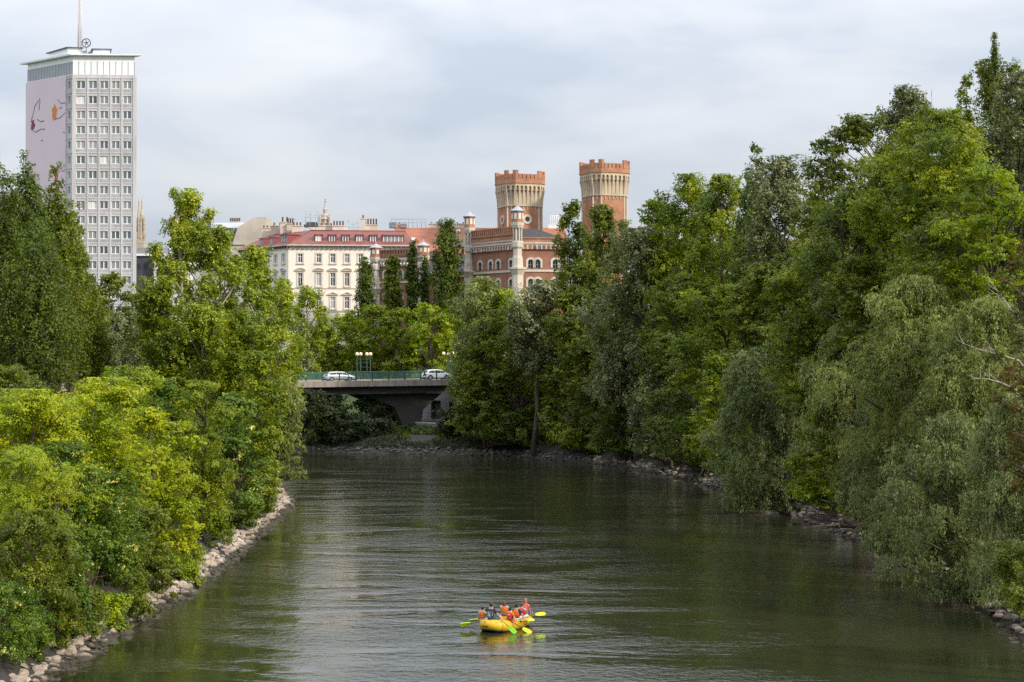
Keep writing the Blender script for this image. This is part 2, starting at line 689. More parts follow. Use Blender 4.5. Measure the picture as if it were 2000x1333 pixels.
def wet_foot(m):
    """stone stays dark and wet just above the water"""
    nt_, N_, L_ = m.node_tree, m.node_tree.nodes, m.node_tree.links
    b_ = N_['Principled BSDF']
    src = b_.inputs['Base Color'].links[0].from_socket
    ge_ = N_.new('ShaderNodeNewGeometry')
    sp_ = N_.new('ShaderNodeSeparateXYZ')
    L_.new(ge_.outputs['Position'], sp_.inputs['Vector'])
    nz_ = N_.new('ShaderNodeTexNoise')
    nz_.inputs['Scale'].default_value = 1.5
    L_.new(ge_.outputs['Position'], nz_.inputs['Vector'])
    ad_ = N_.new('ShaderNodeMath')
    ad_.operation = 'MULTIPLY_ADD'
    L_.new(nz_.outputs['Fac'], ad_.inputs[0])
    ad_.inputs[1].default_value = -0.35
    L_.new(sp_.outputs['Z'], ad_.inputs[2])
    mr_ = N_.new('ShaderNodeMapRange')
    mr_.inputs['From Min'].default_value = -0.02
    mr_.inputs['From Max'].default_value = 0.14
    L_.new(ad_.outputs[0], mr_.inputs['Value'])
    mx_ = N_.new('ShaderNodeMix')
    mx_.data_type = 'RGBA'
    L_.new(mr_.outputs['Result'], mx_.inputs['Factor'])
    mx_.inputs['A'].default_value = (.055, .048, .032, 1)
    L_.new(src, mx_.inputs['B'])
    L_.new(mx_.outputs['Result'], b_.inputs['Base Color'])


wet_foot(STONE)
wet_foot(STONE_D)
wet_foot(STONE_S)


def rock_mesh(seed):
    rg = random.Random(seed)
    bm = bmesh.new()
    bmesh.ops.create_icosphere(bm, subdivisions=3, radius=0.5)
    sc = Vector((rg.uniform(0.9, 1.35), rg.uniform(0.75, 1.1), rg.uniform(0.55, 0.85)))
    off = Vector((seed * 3.7, seed * 1.3, 0))
    cuts = [(Vector((rg.gauss(0, 1), rg.gauss(0, 1), rg.gauss(0, 1))).normalized(), rg.uniform(0.24, 0.42)) for _ in range(12)]
    for v in bm.verts:
        p = v.co.copy()
        for n, h in cuts:
            e = p.dot(n) - h
            if e > 0:
                p -= n * e * 0.97
        p += p.normalized() * 0.05 * mnoise.noise(p * 3 + off)
        v.co = Vector((p.x * sc.x, p.y * sc.y, p.z * sc.z))
    me = bpy.data.meshes.new('stone')
    bm.to_mesh(me)
    bm.free()
    me.materials.append(STONE)
    return me


ROCKS = [rock_mesh(i + 1) for i in range(10)]


def along(poly, step):
    out = []
    for (a, b) in zip(poly[:-1], poly[1:]):
        a, b = Vector(a), Vector(b)
        n = max(1, int((b - a).length / step))
        d = (b - a).normalized()
        for i in range(n):
            out.append((a + (b - a) * (i / n), Vector((d.y, -d.x))))
    return out


rg = random.Random(5)
spots = []
for p, nrm in along([(-18.2, 56)] + LEFT[1:7], 0.46):
    if p.y < 58:
        continue
    land = nrm if shore(p.x + nrm.x, p.y + nrm.y)[0] > 0 else -nrm
    for k in range(4):
        s = -0.25 + k * 0.40 + rg.uniform(-0.25, 0.25)
        q = p + land * s + Vector((rg.uniform(-.25, .25), rg.uniform(-.25, .25)))
        spots.append((q.x, q.y, rg.choice((.26, .32, .4, .46, .55, .66, .8)) * rg.uniform(.9, 1.1), 'L'))
for p, nrm in along(RIGHT[1:12], 0.75):
    if p.y < 72:
        continue
    land = nrm if shore(p.x + nrm.x, p.y + nrm.y)[0] > 0 else -nrm
    for k in range(3):
        s = -0.1 + k * 0.65 + rg.uniform(-0.3, 0.3)
        q = p + land * s + Vector((rg.uniform(-.3, .3), rg.uniform(-.3, .3)))
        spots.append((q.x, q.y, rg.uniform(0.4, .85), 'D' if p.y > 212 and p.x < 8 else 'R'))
left = sorted([s for s in spots if s[3] == 'L'], key=lambda s: s[1])
single = left[:290]
rest = left[290:] + [s for s in spots if s[3] != 'L']
for (x, y, sz, _s) in single:
    o = bpy.data.objects.new('stone', rg.choice(ROCKS))
    o.location = (x, y, ground_z(x, y) + sz * rg.uniform(0.0, 0.16))
    o.rotation_euler = (rg.uniform(-.35, .35), rg.uniform(-.35, .35), rg.uniform(0, 6.28))
    o.scale = (sz, sz, sz * rg.uniform(.8, 1.1))
    COL.objects.link(o)
    tag(o, 'pale rough stone in the heaped stone edging along the near left bank', 'stone', 'stones edging the left bank')
vs, fs, mi = [], [], []
base = 0
for (x, y, sz, sd_) in rest:
    me = rg.choice(ROCKS)
    n = len(me.vertices)
    co = np.empty(n * 3, np.float32)
    me.vertices.foreach_get('co', co)
    co = co.reshape(-1, 3)
    rot = np.array(Matrix.Rotation(rg.uniform(0, 6.28), 3, 'Z') @ Matrix.Rotation(rg.uniform(-.4, .4), 3, 'X'))
    co = (co @ rot.T) * sz + np.array([x, y, ground_z(x, y) + sz * 0.08])
    fi = np.array([p.vertices[:] for p in me.polygons])
    vs.append(co)
    fs.append(fi + base)
    mi.append(np.full(len(fi), 'LRD'.index(sd_)))
    base += n
rest_me = np_mesh('bank_stones', np.concatenate(vs), np.concatenate(fs), [STONE, STONE_D, STONE_S], mi=np.concatenate(mi))
tag(link('bank_stones', rest_me), 'grey and pale stones heaped along the far water edge', 'stones', kind='stuff')

# ------------------------------------------------------------------ foliage palettes (leaf colours, thin leaves)
PAL = {
    'yellow': [(0.0, (0.10, 0.16, 0.004)), (0.35, (0.21, 0.27, 0.006)), (0.7, (0.35, 0.38, 0.007)), (1.0, (0.45, 0.45, 0.015))],
    'lime': [(0.0, (0.075, 0.14, 0.006)), (0.4, (0.17, 0.26, 0.009)), (0.8, (0.28, 0.36, 0.012)), (1.0, (0.33, 0.39, 0.03))],
    'vivid': [(0.0, (0.035, 0.085, 0.005)), (0.45, (0.085, 0.17, 0.008)), (0.8, (0.15, 0.25, 0.011)), (1.0, (0.23, 0.31, 0.02))],
    'green': [(0.0, (0.034, 0.066, 0.009)), (0.5, (0.075, 0.125, 0.014)), (0.85, (0.12, 0.18, 0.022)), (1.0, (0.18, 0.23, 0.04))],
    'elder': [(0.0, (0.032, 0.072, 0.014)), (0.5, (0.065, 0.135, 0.022)), (0.93, (0.13, 0.21, 0.05)), (0.955, (0.36, 0.42, 0.20)), (1.0, (0.52, 0.55, 0.34))],
    'dark': [(0.0, (0.022, 0.042, 0.008)), (0.5, (0.045, 0.080, 0.013)), (0.9, (0.075, 0.12, 0.020)), (1.0, (0.11, 0.16, 0.03))],
    'aspen': [(0.0, (0.065, 0.10, 0.010)), (0.45, (0.14, 0.19, 0.016)), (0.8, (0.24, 0.28, 0.028)), (0.94, (0.31, 0.33, 0.06)), (1.0, (0.46, 0.47, 0.20))],
    'willow': [(0.0, (0.075, 0.095, 0.030)), (0.5, (0.13, 0.158, 0.055)), (0.85, (0.19, 0.22, 0.09)), (1.0, (0.26, 0.28, 0.14))],
    'greywillow': [(0.0, (0.055, 0.080, 0.034)), (0.5, (0.10, 0.132, 0.062)), (0.85, (0.15, 0.185, 0.095)), (1.0, (0.21, 0.24, 0.15))],
    'silver': [(0.0, (0.055, 0.075, 0.026)), (0.5, (0.115, 0.135, 0.060)), (0.8, (0.18, 0.20, 0.12)), (0.92, (0.28, 0.29, 0.22)), (1.0, (0.38, 0.38, 0.31))],
    'rust': [(0.0, (0.045, 0.055, 0.008)), (0.4, (0.075, 0.080, 0.012)), (0.6, (0.11, 0.075, 0.014)), (0.8, (0.17, 0.085, 0.020)), (1.0, (0.20, 0.16, 0.02))],
    'ivy': [(0.0, (0.014, 0.023, 0.004)), (0.5, (0.028, 0.043, 0.006)), (0.9, (0.045, 0.066, 0.009)), (1.0, (0.07, 0.095, 0.015))],  # ivy green, darkened further to stand in for shade under the bridge
    'tan': [(0.0, (0.09, 0.05, 0.028)), (1.0, (0.20, 0.12, 0.07))],
}


for _k, _st in PAL.items():
    _w = {'willow': (1.5, 1.4, 1.0), 'greywillow': (1.6, 1.45, 1.1), 'silver': (1.2, 1.15, .9), 'dark': (2.0, 1.6, .8), 'green': (1.75, 1.3, .6), 'vivid': (1.8, 1.2, .5), 'aspen': (1.45, 1.36, .6), 'ivy': (1, 1, 1), 'lime': (1.25, 1.08, .6), 'elder': (1.6, 1.3, .55)}.get(_k, (1.12, 1.1, .6))
    PAL[_k] = [(p_, tuple(min(.8, c * w) for c, w in zip(col, _w))) for p_, col in _st]


def bark(pale=False):
    if pale:
        return mat('pale_bark', (0.30, 0.26, 0.20), 0.95, 0.45, 3.0, bump=0.8, bscale=6, stretch=(1, 1, .3))
    return mat('brown_bark', (0.085, 0.062, 0.045), 0.95, 0.45, 3.0, bump=0.8, bscale=6, stretch=(1, 1, .3))


def unit(a):
    return a / np.maximum(1e-9, np.linalg.norm(a, axis=1, keepdims=True))


def leaf_quads(C, Nn, T, ln, wd):
    """one folded-diamond face per leaf"""
    T = T - Nn * np.sum(T * Nn, 1, keepdims=True)
    T = unit(T)
    B = np.cross(Nn, T)
    a = (T * (ln / 2)[:, None])
    b = (B * (wd / 2)[:, None])
    v = np.stack([C - a, C - a * 0.1 + b, C + a, C - a * 0.1 - b], 1).reshape(-1, 3)
    f = np.arange(len(C) * 4).reshape(-1, 4)
    return v, f


def profile(kind, t):
    if kind == 'willow':
        return np.clip(1.0 - np.abs(t - 0.40) ** 2.2 * 2.0, 0.35, 1) * np.where(t > 0.80, np.sqrt(np.clip((1.03 - t) / .23, 0, 1)), 1)
    if kind == 'cone':
        return np.clip(1.04 - t, 0, 1) ** 0.75 * np.clip(t / 0.12 + .45, 0, 1)
    if kind == 'oval':
        return np.clip(1 - np.abs((t - .40) / .66) ** 2.2, 0, 1) ** 0.6
    return np.clip(1 - np.abs((t - .44) / .60) ** 2.8, 0, 1) ** 0.5


COUNT = {'leaf': 0}
DENS = 1.55


def tree(sp, pal, px, d, top, bot, hw, label, name=None, group=None, seed=None, leaf=1.0, dens=1.0, airy=0.0, pale=False,
         dist_y=None, lobes=None, cat=None, depth=1.0, flowers=0.0, lean=0.0, limb=1.0, base=None, squash=1.0):
    seed = seed if seed is not None else int(px * 7 + d * 13 + top) % 99991
    g = np.random.default_rng(seed)
    r0 = random.Random(seed)
    cx, cy = X(px, d), float(d)
    zt = Z(top, d)
    if group == 'trees on the right bank' and hw > 25:
        hw *= 1.22 if sp != 'poplar' else 1.1
    Rr = hw / F * d
    bx, by = cx + lean, cy
    if base is not None:
        bx, by = base
    k = 0
    while shore(bx, by)[0] < 1.4 and k < 60:
        bx += 0.4 if cx > 0 or cy > 232 else -0.4
        if cy > 200 and cx < 15:
            by += 0.4
        k += 1
    gz = ground_z(bx, by)
    zb = max(Z(bot, d), min(gz + 0.15, zt - 2.0))
    if shore(cx, cy)[0] < 0:
        zb = max(Z(bot, d), 0.25)
    Hh = zt - zb
    px_m = 1715.0 / d                      # pixels of the scored picture per metre
    ls = leaf * np.clip(2.15 / px_m, 0.07, 0.34)
    area = 2 * Rr * px_m * Hh * px_m * 0.8
    n_leaf = int(np.clip(area * 1.9 * dens * DENS / leaf ** 1.6, 500, 120000))
    # --- lobes: the boughs whose leaves make one clump of the crown each
    asp = Hh / (2 * Rr)
    if sp == 'poplar':
        ns = lobes or r0.randint(7, 11)
        Lc, Lr = [], []
        for i in range(ns):
            if i == 0:
                tip, rad = zt, 0.05
            else:
                rad = r0.uniform(0.25, 0.85)
                tip = zb + Hh * (1 - 0.34 * rad ** 1.3) * r0.uniform(0.9, 1.0)
            an = i * 2.4 + r0.uniform(-.5, .5)
            lo = zb + Hh * r0.uniform(0.0, 0.25) * (1 if i else 0.3)
            m = max(3, int((tip - lo) / (Rr * 0.55)))
            for j in range(m):
                t = (j + 0.5) / m
                rr = Rr * (0.60 * (1 - t) ** 0.5 * min(1, .6 + t * 2) + 0.07)
                sway = rad * (0.78 + .2 * math.sin(t * 3)) * (0.75 + .25 * math.sin(math.pi * min(1, t * 1.2)))
                Lc.append((cx + Rr * sway * math.cos(an) + r0.gauss(0, .05) * Rr, cy + depth * Rr * sway * math.sin(an), lo + (tip - lo) * t))
                Lr.append((rr, rr, (tip - lo) / m * 0.75))
        Lc, Lr = np.array(Lc), np.array(Lr)
        Lr[:, 2] = np.minimum(Lr[:, 2], np.maximum(0.3, zt - Lc[:, 2]))
    else:
        nl = lobes or int(np.clip((18 + 12 * asp + Rr * 2.0) * (1.4 if airy > .5 else 1), 18, 84))
        t = np.clip((np.arange(nl) + g.uniform(0, 1, nl)) / nl, 0, 1)
        g.shuffle(t)
        pr = profile({'willow': 'willow', 'aspen': 'oval', 'cone': 'cone'}.get(sp, 'round'), t)
        an = g.uniform(0, 2 * np.pi, nl) + np.arange(nl) * 2.399
        rl = Rr * g.uniform(0.17, 0.40, nl) * (0.6 + 0.4 * pr) * (0.74 if airy > .5 else 1)
        pr = pr * (1 + 0.16 * np.sin(an * 2 + seed) + 0.12 * np.sin(an * 3 + t * 9 + seed * 1.7))
        rad = np.maximum(0, pr * Rr - rl * 0.75) * np.sqrt(g.uniform(0.10, 1, nl))
        cz = zb + t * Hh
        vs_ = {'willow': 0.9, 'aspen': 1.25}.get(sp, 0.78) * squash
        cz = np.clip(cz, zb + rl * vs_ * 0.6, zt - rl * vs_ * 0.85)
        Lc = np.stack([cx + rad * np.cos(an), cy + depth * rad * np.sin(an), cz], 1)
        Lr = np.stack([rl, rl, rl * vs_], 1)
        Lc[0] = (cx + g.normal(0, .12) * Rr, cy, zt - Lr[0, 2] * 0.9)
    if sp == 'column':
        nl = 22
        t = (np.arange(nl) + .5) / nl
        pr = np.clip(1 - np.abs((t - .34) / .69) ** 2.2, 0, 1) ** .6
        an = np.arange(nl) * 2.399 + g.uniform(-.4, .4, nl)
        rl = Rr * (.62 * pr + .06)
        rad = Rr * .38 * pr * np.sqrt(g.uniform(.2, 1, nl))
        Lc = np.stack([cx + rad * np.cos(an), cy + rad * np.sin(an), zb + t * Hh], 1)
        Lr = np.stack([rl, rl, np.minimum(rl * 1.5, np.maximum(.3, zt - Lc[:, 2]))], 1)
    nl = len(Lc)
    wgt = (Lr[:, 0] * Lr[:, 2]) ** 0.9
    wgt /= wgt.sum()
    per = 26 if sp != 'willow' else 22
    nc = max(nl * 2, n_leaf // per)
    li = g.choice(nl, nc, p=wgt)
    # --- twig ends (clumps) on each bough
    D = g.normal(0, 1, (nc, 3))
    D[:, 2] += 0.28
    D = unit(D)
    rr = 1 - 0.62 * g.uniform(0, 1, nc) ** (1.7 - 0.6 * airy)
    Cc = Lc[li] + D * Lr[li] * rr[:, None]
    lobe_tone = g.normal(0, 0.15, nl)[li]
    cl_tone = lobe_tone + g.normal(0, 0.09, nc)
    fl = g.uniform(0, 1, nc) < flowers * .6
    ci = np.repeat(np.arange(nc), per)
    n = len(ci)
    rloc = np.mean(Lr[:, 0])
    if sp == 'willow':
        hang = np.clip(g.uniform(0.04, 0.15, nc) * Hh, 0.35, 2.4)
        start = Cc + np.stack([D[:, 0] * .2, D[:, 1] * .2, np.abs(D[:, 2]) * .2], 1)
        u = np.tile((np.arange(per) + 0.5) / per, nc) + g.uniform(-.03, .03, n)
        drift = D * np.array([1, 1, 0]) * (hang * 0.34)[:, None]
        P = start[ci] + drift[ci] * (u ** 0.7)[:, None]
        P[:, 2] += hang[ci] * (0.35 * u - 1.05 * u ** 2 + .1)
        P += g.normal(0, 1, (n, 3)) * np.array([1, 1, .5]) * (ls * 0.75)
        P[:, 2] = np.maximum(P[:, 2], zb + 0.03 + g.uniform(0, .5, n) * (P[:, 2] < zb))
        T = unit(np.stack([g.normal(0, .45, n), g.normal(0, .45, n), -np.ones(n)], 1) + D[ci] * 0.3)
        Nn = unit(D[ci] * 0.6 + g.normal(0, 0.55, (n, 3)) + np.array([0, 0, 0.15]))
        ln, wd = ls * g.uniform(1.2, 1.9, n), ls * g.uniform(0.42, 0.65, n)
    else:
        # each clump is a leafy shoot growing outward and up (poplars), arching (locust) or spreading
        rise, flat, arch = {'poplar': (1.5, .5, 0), 'column': (1.6, .5, 0), 'aspen': (0.75, .8, 0.05), 'locust': (0.10, 1.0, 0.55), 'bush': (0.55, .9, .1)}.get(sp, (0.40, 1.0, 0.18))
        Ls = np.clip(np.mean(Lr[li][:, :2], axis=1), .3, 3.0) * g.uniform(0.35, 1.15, nc) * (1.1 if airy else 1) * (.55 if sp == 'column' else 1)
        dirv = D * np.array([flat, flat, .6]) + g.normal(0, .32, (nc, 3))
        dirv[:, 2] += rise
        dirv = unit(dirv)
        u = g.uniform(0, 1, n)
        sg = np.clip(rloc * 0.17, ls * 1.1, ls * 3.4)
        wdt = sg * (1.15 - 0.75 * u)
        off = g.normal(0, 1, (n, 3)) * np.array([1, 1, .55 if sp in ('locust', 'maple') else .9]) * wdt[:, None]
        P = Cc[ci] + dirv[ci] * (Ls[ci] * (u - .35))[:, None] + off
        P[:, 2] -= arch * Ls[ci] * u ** 2
        P[:, 2] = np.minimum(P[:, 2], zt + ls)
        P[:, 2] = np.maximum(P[:, 2], zb - 0.1)
        Nn = unit(D[ci] * 0.75 + g.normal(0, 0.42, (n, 3)) + np.array([0, 0, 0.5 if sp != 'poplar' else 0.15]))
        T = g.normal(0, 1, (n, 3)) + (np.array([0, 0, 0.8]) if sp == 'poplar' else np.array([0, 0, -0.5]))
        ln, wd = ls * g.uniform(0.8, 1.35, n), ls * g.uniform(0.6, 0.95, n)
        if sp == 'locust':
            wd = wd * 0.62
            ln = ln * 1.1
    tone = np.clip(0.46 + cl_tone[ci] + g.normal(0, 0.10, n), 0, 0.93)
    if flowers > 0:
        ff = fl[ci] & (g.uniform(0, 1, n) < 0.55)
        tone = np.where(ff, g.uniform(0.955, 1.0, n), tone)
    elif pal in ('aspen', 'silver'):
        tone = np.where(g.uniform(0, 1, n) < 0.06, g.uniform(0.93, 1.0, n), tone)
    big_ = g.uniform(.7, 1.4, nc)[ci]
    ln, wd = ln * big_, wd * big_
    if sp != 'willow' and group == 'trees on the right bank':
        # boughs clear the stone edge: nothing grows down over the waterline here
        s_l = shore(P[:, 0], P[:, 1])
        ok_ = (s_l > 2.2) | (P[:, 2] > 1.1 + 0.30 * np.clip(2.2 - s_l, 0, 6))
        P, Nn, T, ln, wd, tone = P[ok_], Nn[ok_], T[ok_], ln[ok_], wd[ok_], tone[ok_]
        n = len(P)
    COUNT['leaf'] += n
    v, f = leaf_quads(P, Nn, T, ln, wd)
    root = empty(name or {'willow': 'willow_tree', 'poplar': 'poplar_tree', 'column': 'poplar_tree', 'aspen': 'aspen_tree', 'locust': 'locust_tree'}.get(sp, 'leafy_tree'),
                 (bx, by, gz), 0, label, cat or 'tree', group)
    v = v - np.array([bx, by, gz])
    me = np_mesh('crown', v, f, [leaf_mat('leaf_' + pal, PAL[pal])], tone=tone)
    link('crown', me, root)
    # --- trunk and limbs
    mb = MB()
    th = max(0.05, min(0.45, 0.020 * (zt - gz) * limb))
    tops = Lc[:, 2].max()
    tx, ty = Lc[np.argmax(Lc[:, 2])][:2]
    tp = []
    m = 7
    for i in range(m + 1):
        q = i / m
        e = q * q * (3 - 2 * q)
        tp.append((bx + (cx * (1 - q) + tx * q - bx) * e + r0.gauss(0, .015) * Rr * (1 if 0 < i < m else 0),
                   by + (cy * (1 - q) + ty * q - by) * e, gz - 0.25 + (tops - gz + .25) * q))
    mb.tube([(p[0] - bx, p[1] - by, p[2] - gz) for p in tp], [th * (1.25 if i == 0 else (1 - i / m) ** 1.3 * .95 + .05) for i in range(m + 1)], 7)
    idx = list(range(nl))
    r0.shuffle(idx)
    for j in idx[:40]:
        c = Lc[j]
        hd = math.hypot(c[0] - tx, c[1] - ty)
        z0 = max(gz + (zb - gz) * 0.5 + 0.3, c[2] - Lr[j, 2] * .3 - hd * (1.0 if sp != 'poplar' else 2.5))
        q = min(0.95, max(0.02, (z0 - gz + .25) / (tops - gz + .25)))
        i = int(q * m)
        fq = q * m - i
        s = [tp[i][a] * (1 - fq) + tp[min(m, i + 1)][a] * fq for a in range(3)]
        w0 = th * (1 - .85 * q) * 0.55
        mid = [(s[a] * .5 + c[a] * .5) for a in range(3)]
        mid[2] += hd * 0.08
        mid[0] += r0.gauss(0, .05) * hd
        mb.tube([(s[0] - bx, s[1] - by, s[2] - gz), (mid[0] - bx, mid[1] - by, mid[2] - gz), (c[0] - bx, c[1] - by, c[2] - gz)], [w0, w0 * .65, w0 * .3], 5, cap=False)
        # twigs to some of the clumps of this bough
        kk = np.flatnonzero(li == j)[:3 if d > 140 else 5]
        for cc in kk:
            e = Cc[cc]
            mb.tube([(c[0] - bx, c[1] - by, c[2] - gz), ((c[0] + e[0]) / 2 - bx, (c[1] + e[1]) / 2 - by, (c[2] + e[2]) / 2 - gz + .06), (e[0] - bx, e[1] - by, e[2] - gz)], [w0 * .3, w0 * .22, w0 * .1], 4, cap=False)
    mb.build('trunk', bark(pale), root)
    return root
# ------------------------------------------------------------------ trees and shrubs
LB, RB, FB = 'trees and shrubs on the left bank', 'trees on the right bank', 'trees behind the bridge'
B = 1333  # crown reaching down to the ground
# near left bank, from the bottom corner upstream
tree('bush', 'elder', 5, 67.5, 1135, B, 92, 'grey green shrub with white flower heads in the bottom left corner above the stones', 'flowering_shrub', LB, flowers=.10, cat='shrub', leaf=.9)
tree('bush', 'green', 62, 71, 1000, B, 95, 'dense mid green shrub at the very left between flowering corner shrub and lime maple', 'leafy_shrub', LB, cat='shrub')
tree('locust', 'lime', 62, 73.5, 872, 1130, 112, 'big lime green feathery tree leaning in from the left edge low on the bank', 'locust_tree', LB, leaf=.85, squash=.8)
tree('bush', 'elder', 135, 75.5, 1075, B, 78, 'dark green elder bush just above the near stones with scattered pale flowers', 'flowering_shrub', LB, flowers=.06, cat='shrub')
tree('bush', 'lime', 212, 80, 1160, B, 50, 'low lime green bush hanging over the stones below the brown dead twigs', 'leafy_shrub', LB, cat='shrub')
tree('maple', 'elder', 200, 86, 925, B, 118, 'broad elder tree with many cream flower clusters midway along the near bank', 'elder_tree', LB, flowers=.17)
tree('maple', 'green', 268, 90, 985, B, 92, 'mid green tree reaching down to the stones beside the cream flowered elder', 'leafy_tree', LB)
tree('maple', 'lime', 345, 96, 1085, B, 55, 'small yellow green tree whose lowest branches overhang the water by the stone edge', 'maple_tree', LB)
tree('maple', 'yellow', 60, 84, 765, 1040, 140, 'yellow leaved maple tree at the left edge, upper one of the two yellow trees', 'maple_tree', LB)
tree('maple', 'yellow', 190, 90, 742, 1030, 120, 'brightest yellow maple tree with pointed tops above the flowering elder', 'maple_tree', LB, squash=1.3)
tree('maple', 'green', 20, 92, 716, 900, 95, 'green rounded tree peeking above the yellow maple at the left edge', 'leafy_tree', LB)
tree('maple', 'yellow', 300, 98, 800, 1080, 92, 'olive yellow maple tree sloping down towards the water in front of the green locust', 'maple_tree', LB)
tree('maple', 'elder', 120, 82, 865, 1100, 85, 'leafy green elder with pale buds below the two yellow maples', 'elder_tree', LB, flowers=.10)
tree('locust', 'lime', 255, 108, 715, 960, 80, 'lime green locust tree standing behind the yellow maples under the tall aspens', 'locust_tree', LB)
tree('maple', 'elder', 300, 112, 742, 960, 62, 'dark glossy tree with pale upright flower heads between two lime locusts', 'leafy_tree', LB, flowers=.07)
tree('locust', 'vivid', 393, 112, 742, B, 86, 'vivid green feathery locust tree rising from the stones at the middle of the bank', 'locust_tree', LB, squash=.8)
tree('maple', 'elder', 462, 124, 770, B, 66, 'dark green bank tree with cream flowers beside the vivid green locust', 'elder_tree', LB, flowers=.10)
tree('bush', 'dark', 430, 121, 985, B, 45, 'low dark shrub squeezed above the stones beneath the cream flowered bank tree', 'leafy_shrub', LB, cat='shrub')
tree('aspen', 'vivid', 500, 136, 690, B, 58, 'glossy leaved young poplar leaning over the water at the end of the left bank', 'aspen_tree', LB)
tree('maple', 'aspen', 528, 146, 900, B, 32, 'small pale green tree at the tip of the left bank touching the water', 'leafy_tree', LB)
tree('willow', 'willow', 553, 166, 745, 945, 50, 'pale olive weeping willow hanging beside the left end of the bridge', 'willow_tree', LB)
# low growth along the stone edging
for (px_, d_, t_, hw_, sp_, pal_, lab_) in [
        (60, 69.5, 1190, 60, 'bush', 'elder', 'low shrub with pale blossoms right above the nearest stones'),
        (120, 72.5, 1165, 52, 'bush', 'green', 'low green shrub above the stones beside the blossoming one'),
        (176, 76, 1150, 46, 'bush', 'green', 'low green shrub above the stones below the dark elder bush'),
        (262, 82.5, 1120, 50, 'bush', 'green', 'green bush spilling over the stones below the cream flowered elder'),
        (310, 89, 1090, 46, 'maple', 'green', 'leafy sapling leaning over the stones beside the overhanging yellow green tree'),
        (372, 99, 1040, 44, 'bush', 'lime', 'lime sapling reaching over the stones in the middle of the bank'),
        (425, 110, 1000, 40, 'bush', 'vivid', 'bright green bush at the foot of the vivid locust tree'),
        (478, 122, 965, 36, 'bush', 'elder', 'dark green bush with few flowers at the foot of the elder bank tree'),
        (520, 133, 930, 34, 'bush', 'green', 'green bush at the narrow upstream end of the stone edging')]:
    tree(sp_, pal_, px_, d_, t_, B, hw_, lab_, 'leafy_shrub', LB, cat='shrub', flowers=.07 if pal_ == 'elder' else 0)
# tall poplars at the far left
tree('poplar', 'dark', 48, 150, 298, 745, 78, 'tallest dark lombardy poplar in front of the pink side of the tower', 'poplar_tree', LB, lobes=13, dens=1.3)
tree('poplar', 'green', 108, 156, 318, 770, 58, 'slim lombardy poplar with pointed tip beside the tallest poplar', 'poplar_tree', LB, lobes=9, dens=1.3)
tree('poplar', 'dark', 0, 147, 305, 745, 75, 'lombardy poplar cut off by the left edge of the picture', 'poplar_tree', LB)
tree('poplar', 'green', 140, 162, 388, 770, 54, 'shorter lombardy poplar touching the windowed corner of the tower', 'poplar_tree', LB, lobes=6)
tree('poplar', 'dark', 70, 143, 430, 770, 95, 'dark dense lombardy poplar low in the middle of the poplar clump', 'poplar_tree', LB)
tree('poplar', 'green', 178, 165, 540, 770, 52, 'low rounded poplar sapling on the river side of the poplar clump', 'poplar_tree', LB)
tree('maple', 'green', 215, 250, 535, 745, 58, 'round green street tree below the lowest tower windows', 'leafy_tree', FB, dens=.8)
tree('maple', 'green', 285, 262, 572, 745, 55, 'round green street tree beside the dark building next to the tower', 'leafy_tree', FB, dens=.8)
tree('maple', 'green', 160, 255, 560, 745, 60, 'green street tree half hidden behind the lombardy poplars', 'leafy_tree', FB, dens=.8)
tree('aspen', 'silver', 238, 196, 615, 790, 62, 'greyish willow like tree between the lombardy poplars and the tall aspens', 'leafy_tree', LB, dens=.9)
tree('aspen', 'green', 170, 190, 640, 800, 60, 'plain green tree low behind the yellow maples beside the poplar trunks', 'leafy_tree', LB)
# tall aspens left of the bridge
tree('aspen', 'aspen', 362, 168, 372, 760, 78, 'tallest airy aspen with a thin top rising above the grey mansard roof', 'aspen_tree', LB, airy=1, pale=True, dens=.8, lobes=44)
tree('aspen', 'aspen', 425, 172, 446, 800, 88, 'broad yellow green aspen with pale leaves beside the tallest airy one', 'aspen_tree', LB, airy=.7, pale=True, dens=.9)
tree('aspen', 'aspen', 498, 178, 484, 800, 78, 'yellow green aspen hiding the left corner of the cream building', 'aspen_tree', LB, airy=.7, pale=True, dens=.9)
tree('aspen', 'aspen', 548, 190, 545, 800, 50, 'small outer aspen in front of the cream building left windows', 'aspen_tree', LB, airy=.8, pale=True, dens=.85)
tree('aspen', 'vivid', 320, 160, 545, 860, 82, 'dark green aspen below the tallest airy one', 'aspen_tree', LB, airy=.3)
tree('aspen', 'aspen', 398, 158, 600, 900, 72, 'leafy aspen with visible pale stems in the middle of the aspen group', 'aspen_tree', LB, airy=.4, pale=True)
tree('aspen', 'vivid', 475, 156, 610, 940, 72, 'dark leaved aspen standing by the water under the yellow green aspens', 'aspen_tree', LB, airy=.2)
tree('aspen', 'aspen', 540, 170, 640, 800, 44, 'leafy aspen branch end reaching towards the silver car on the bridge', 'aspen_tree', LB, airy=.5)
tree('aspen', 'aspen', 605, 300, 558, 742, 50, 'thin light green tree with bare limbs at the left end of the bridge', 'aspen_tree', FB, airy=1, pale=True, dens=.7)
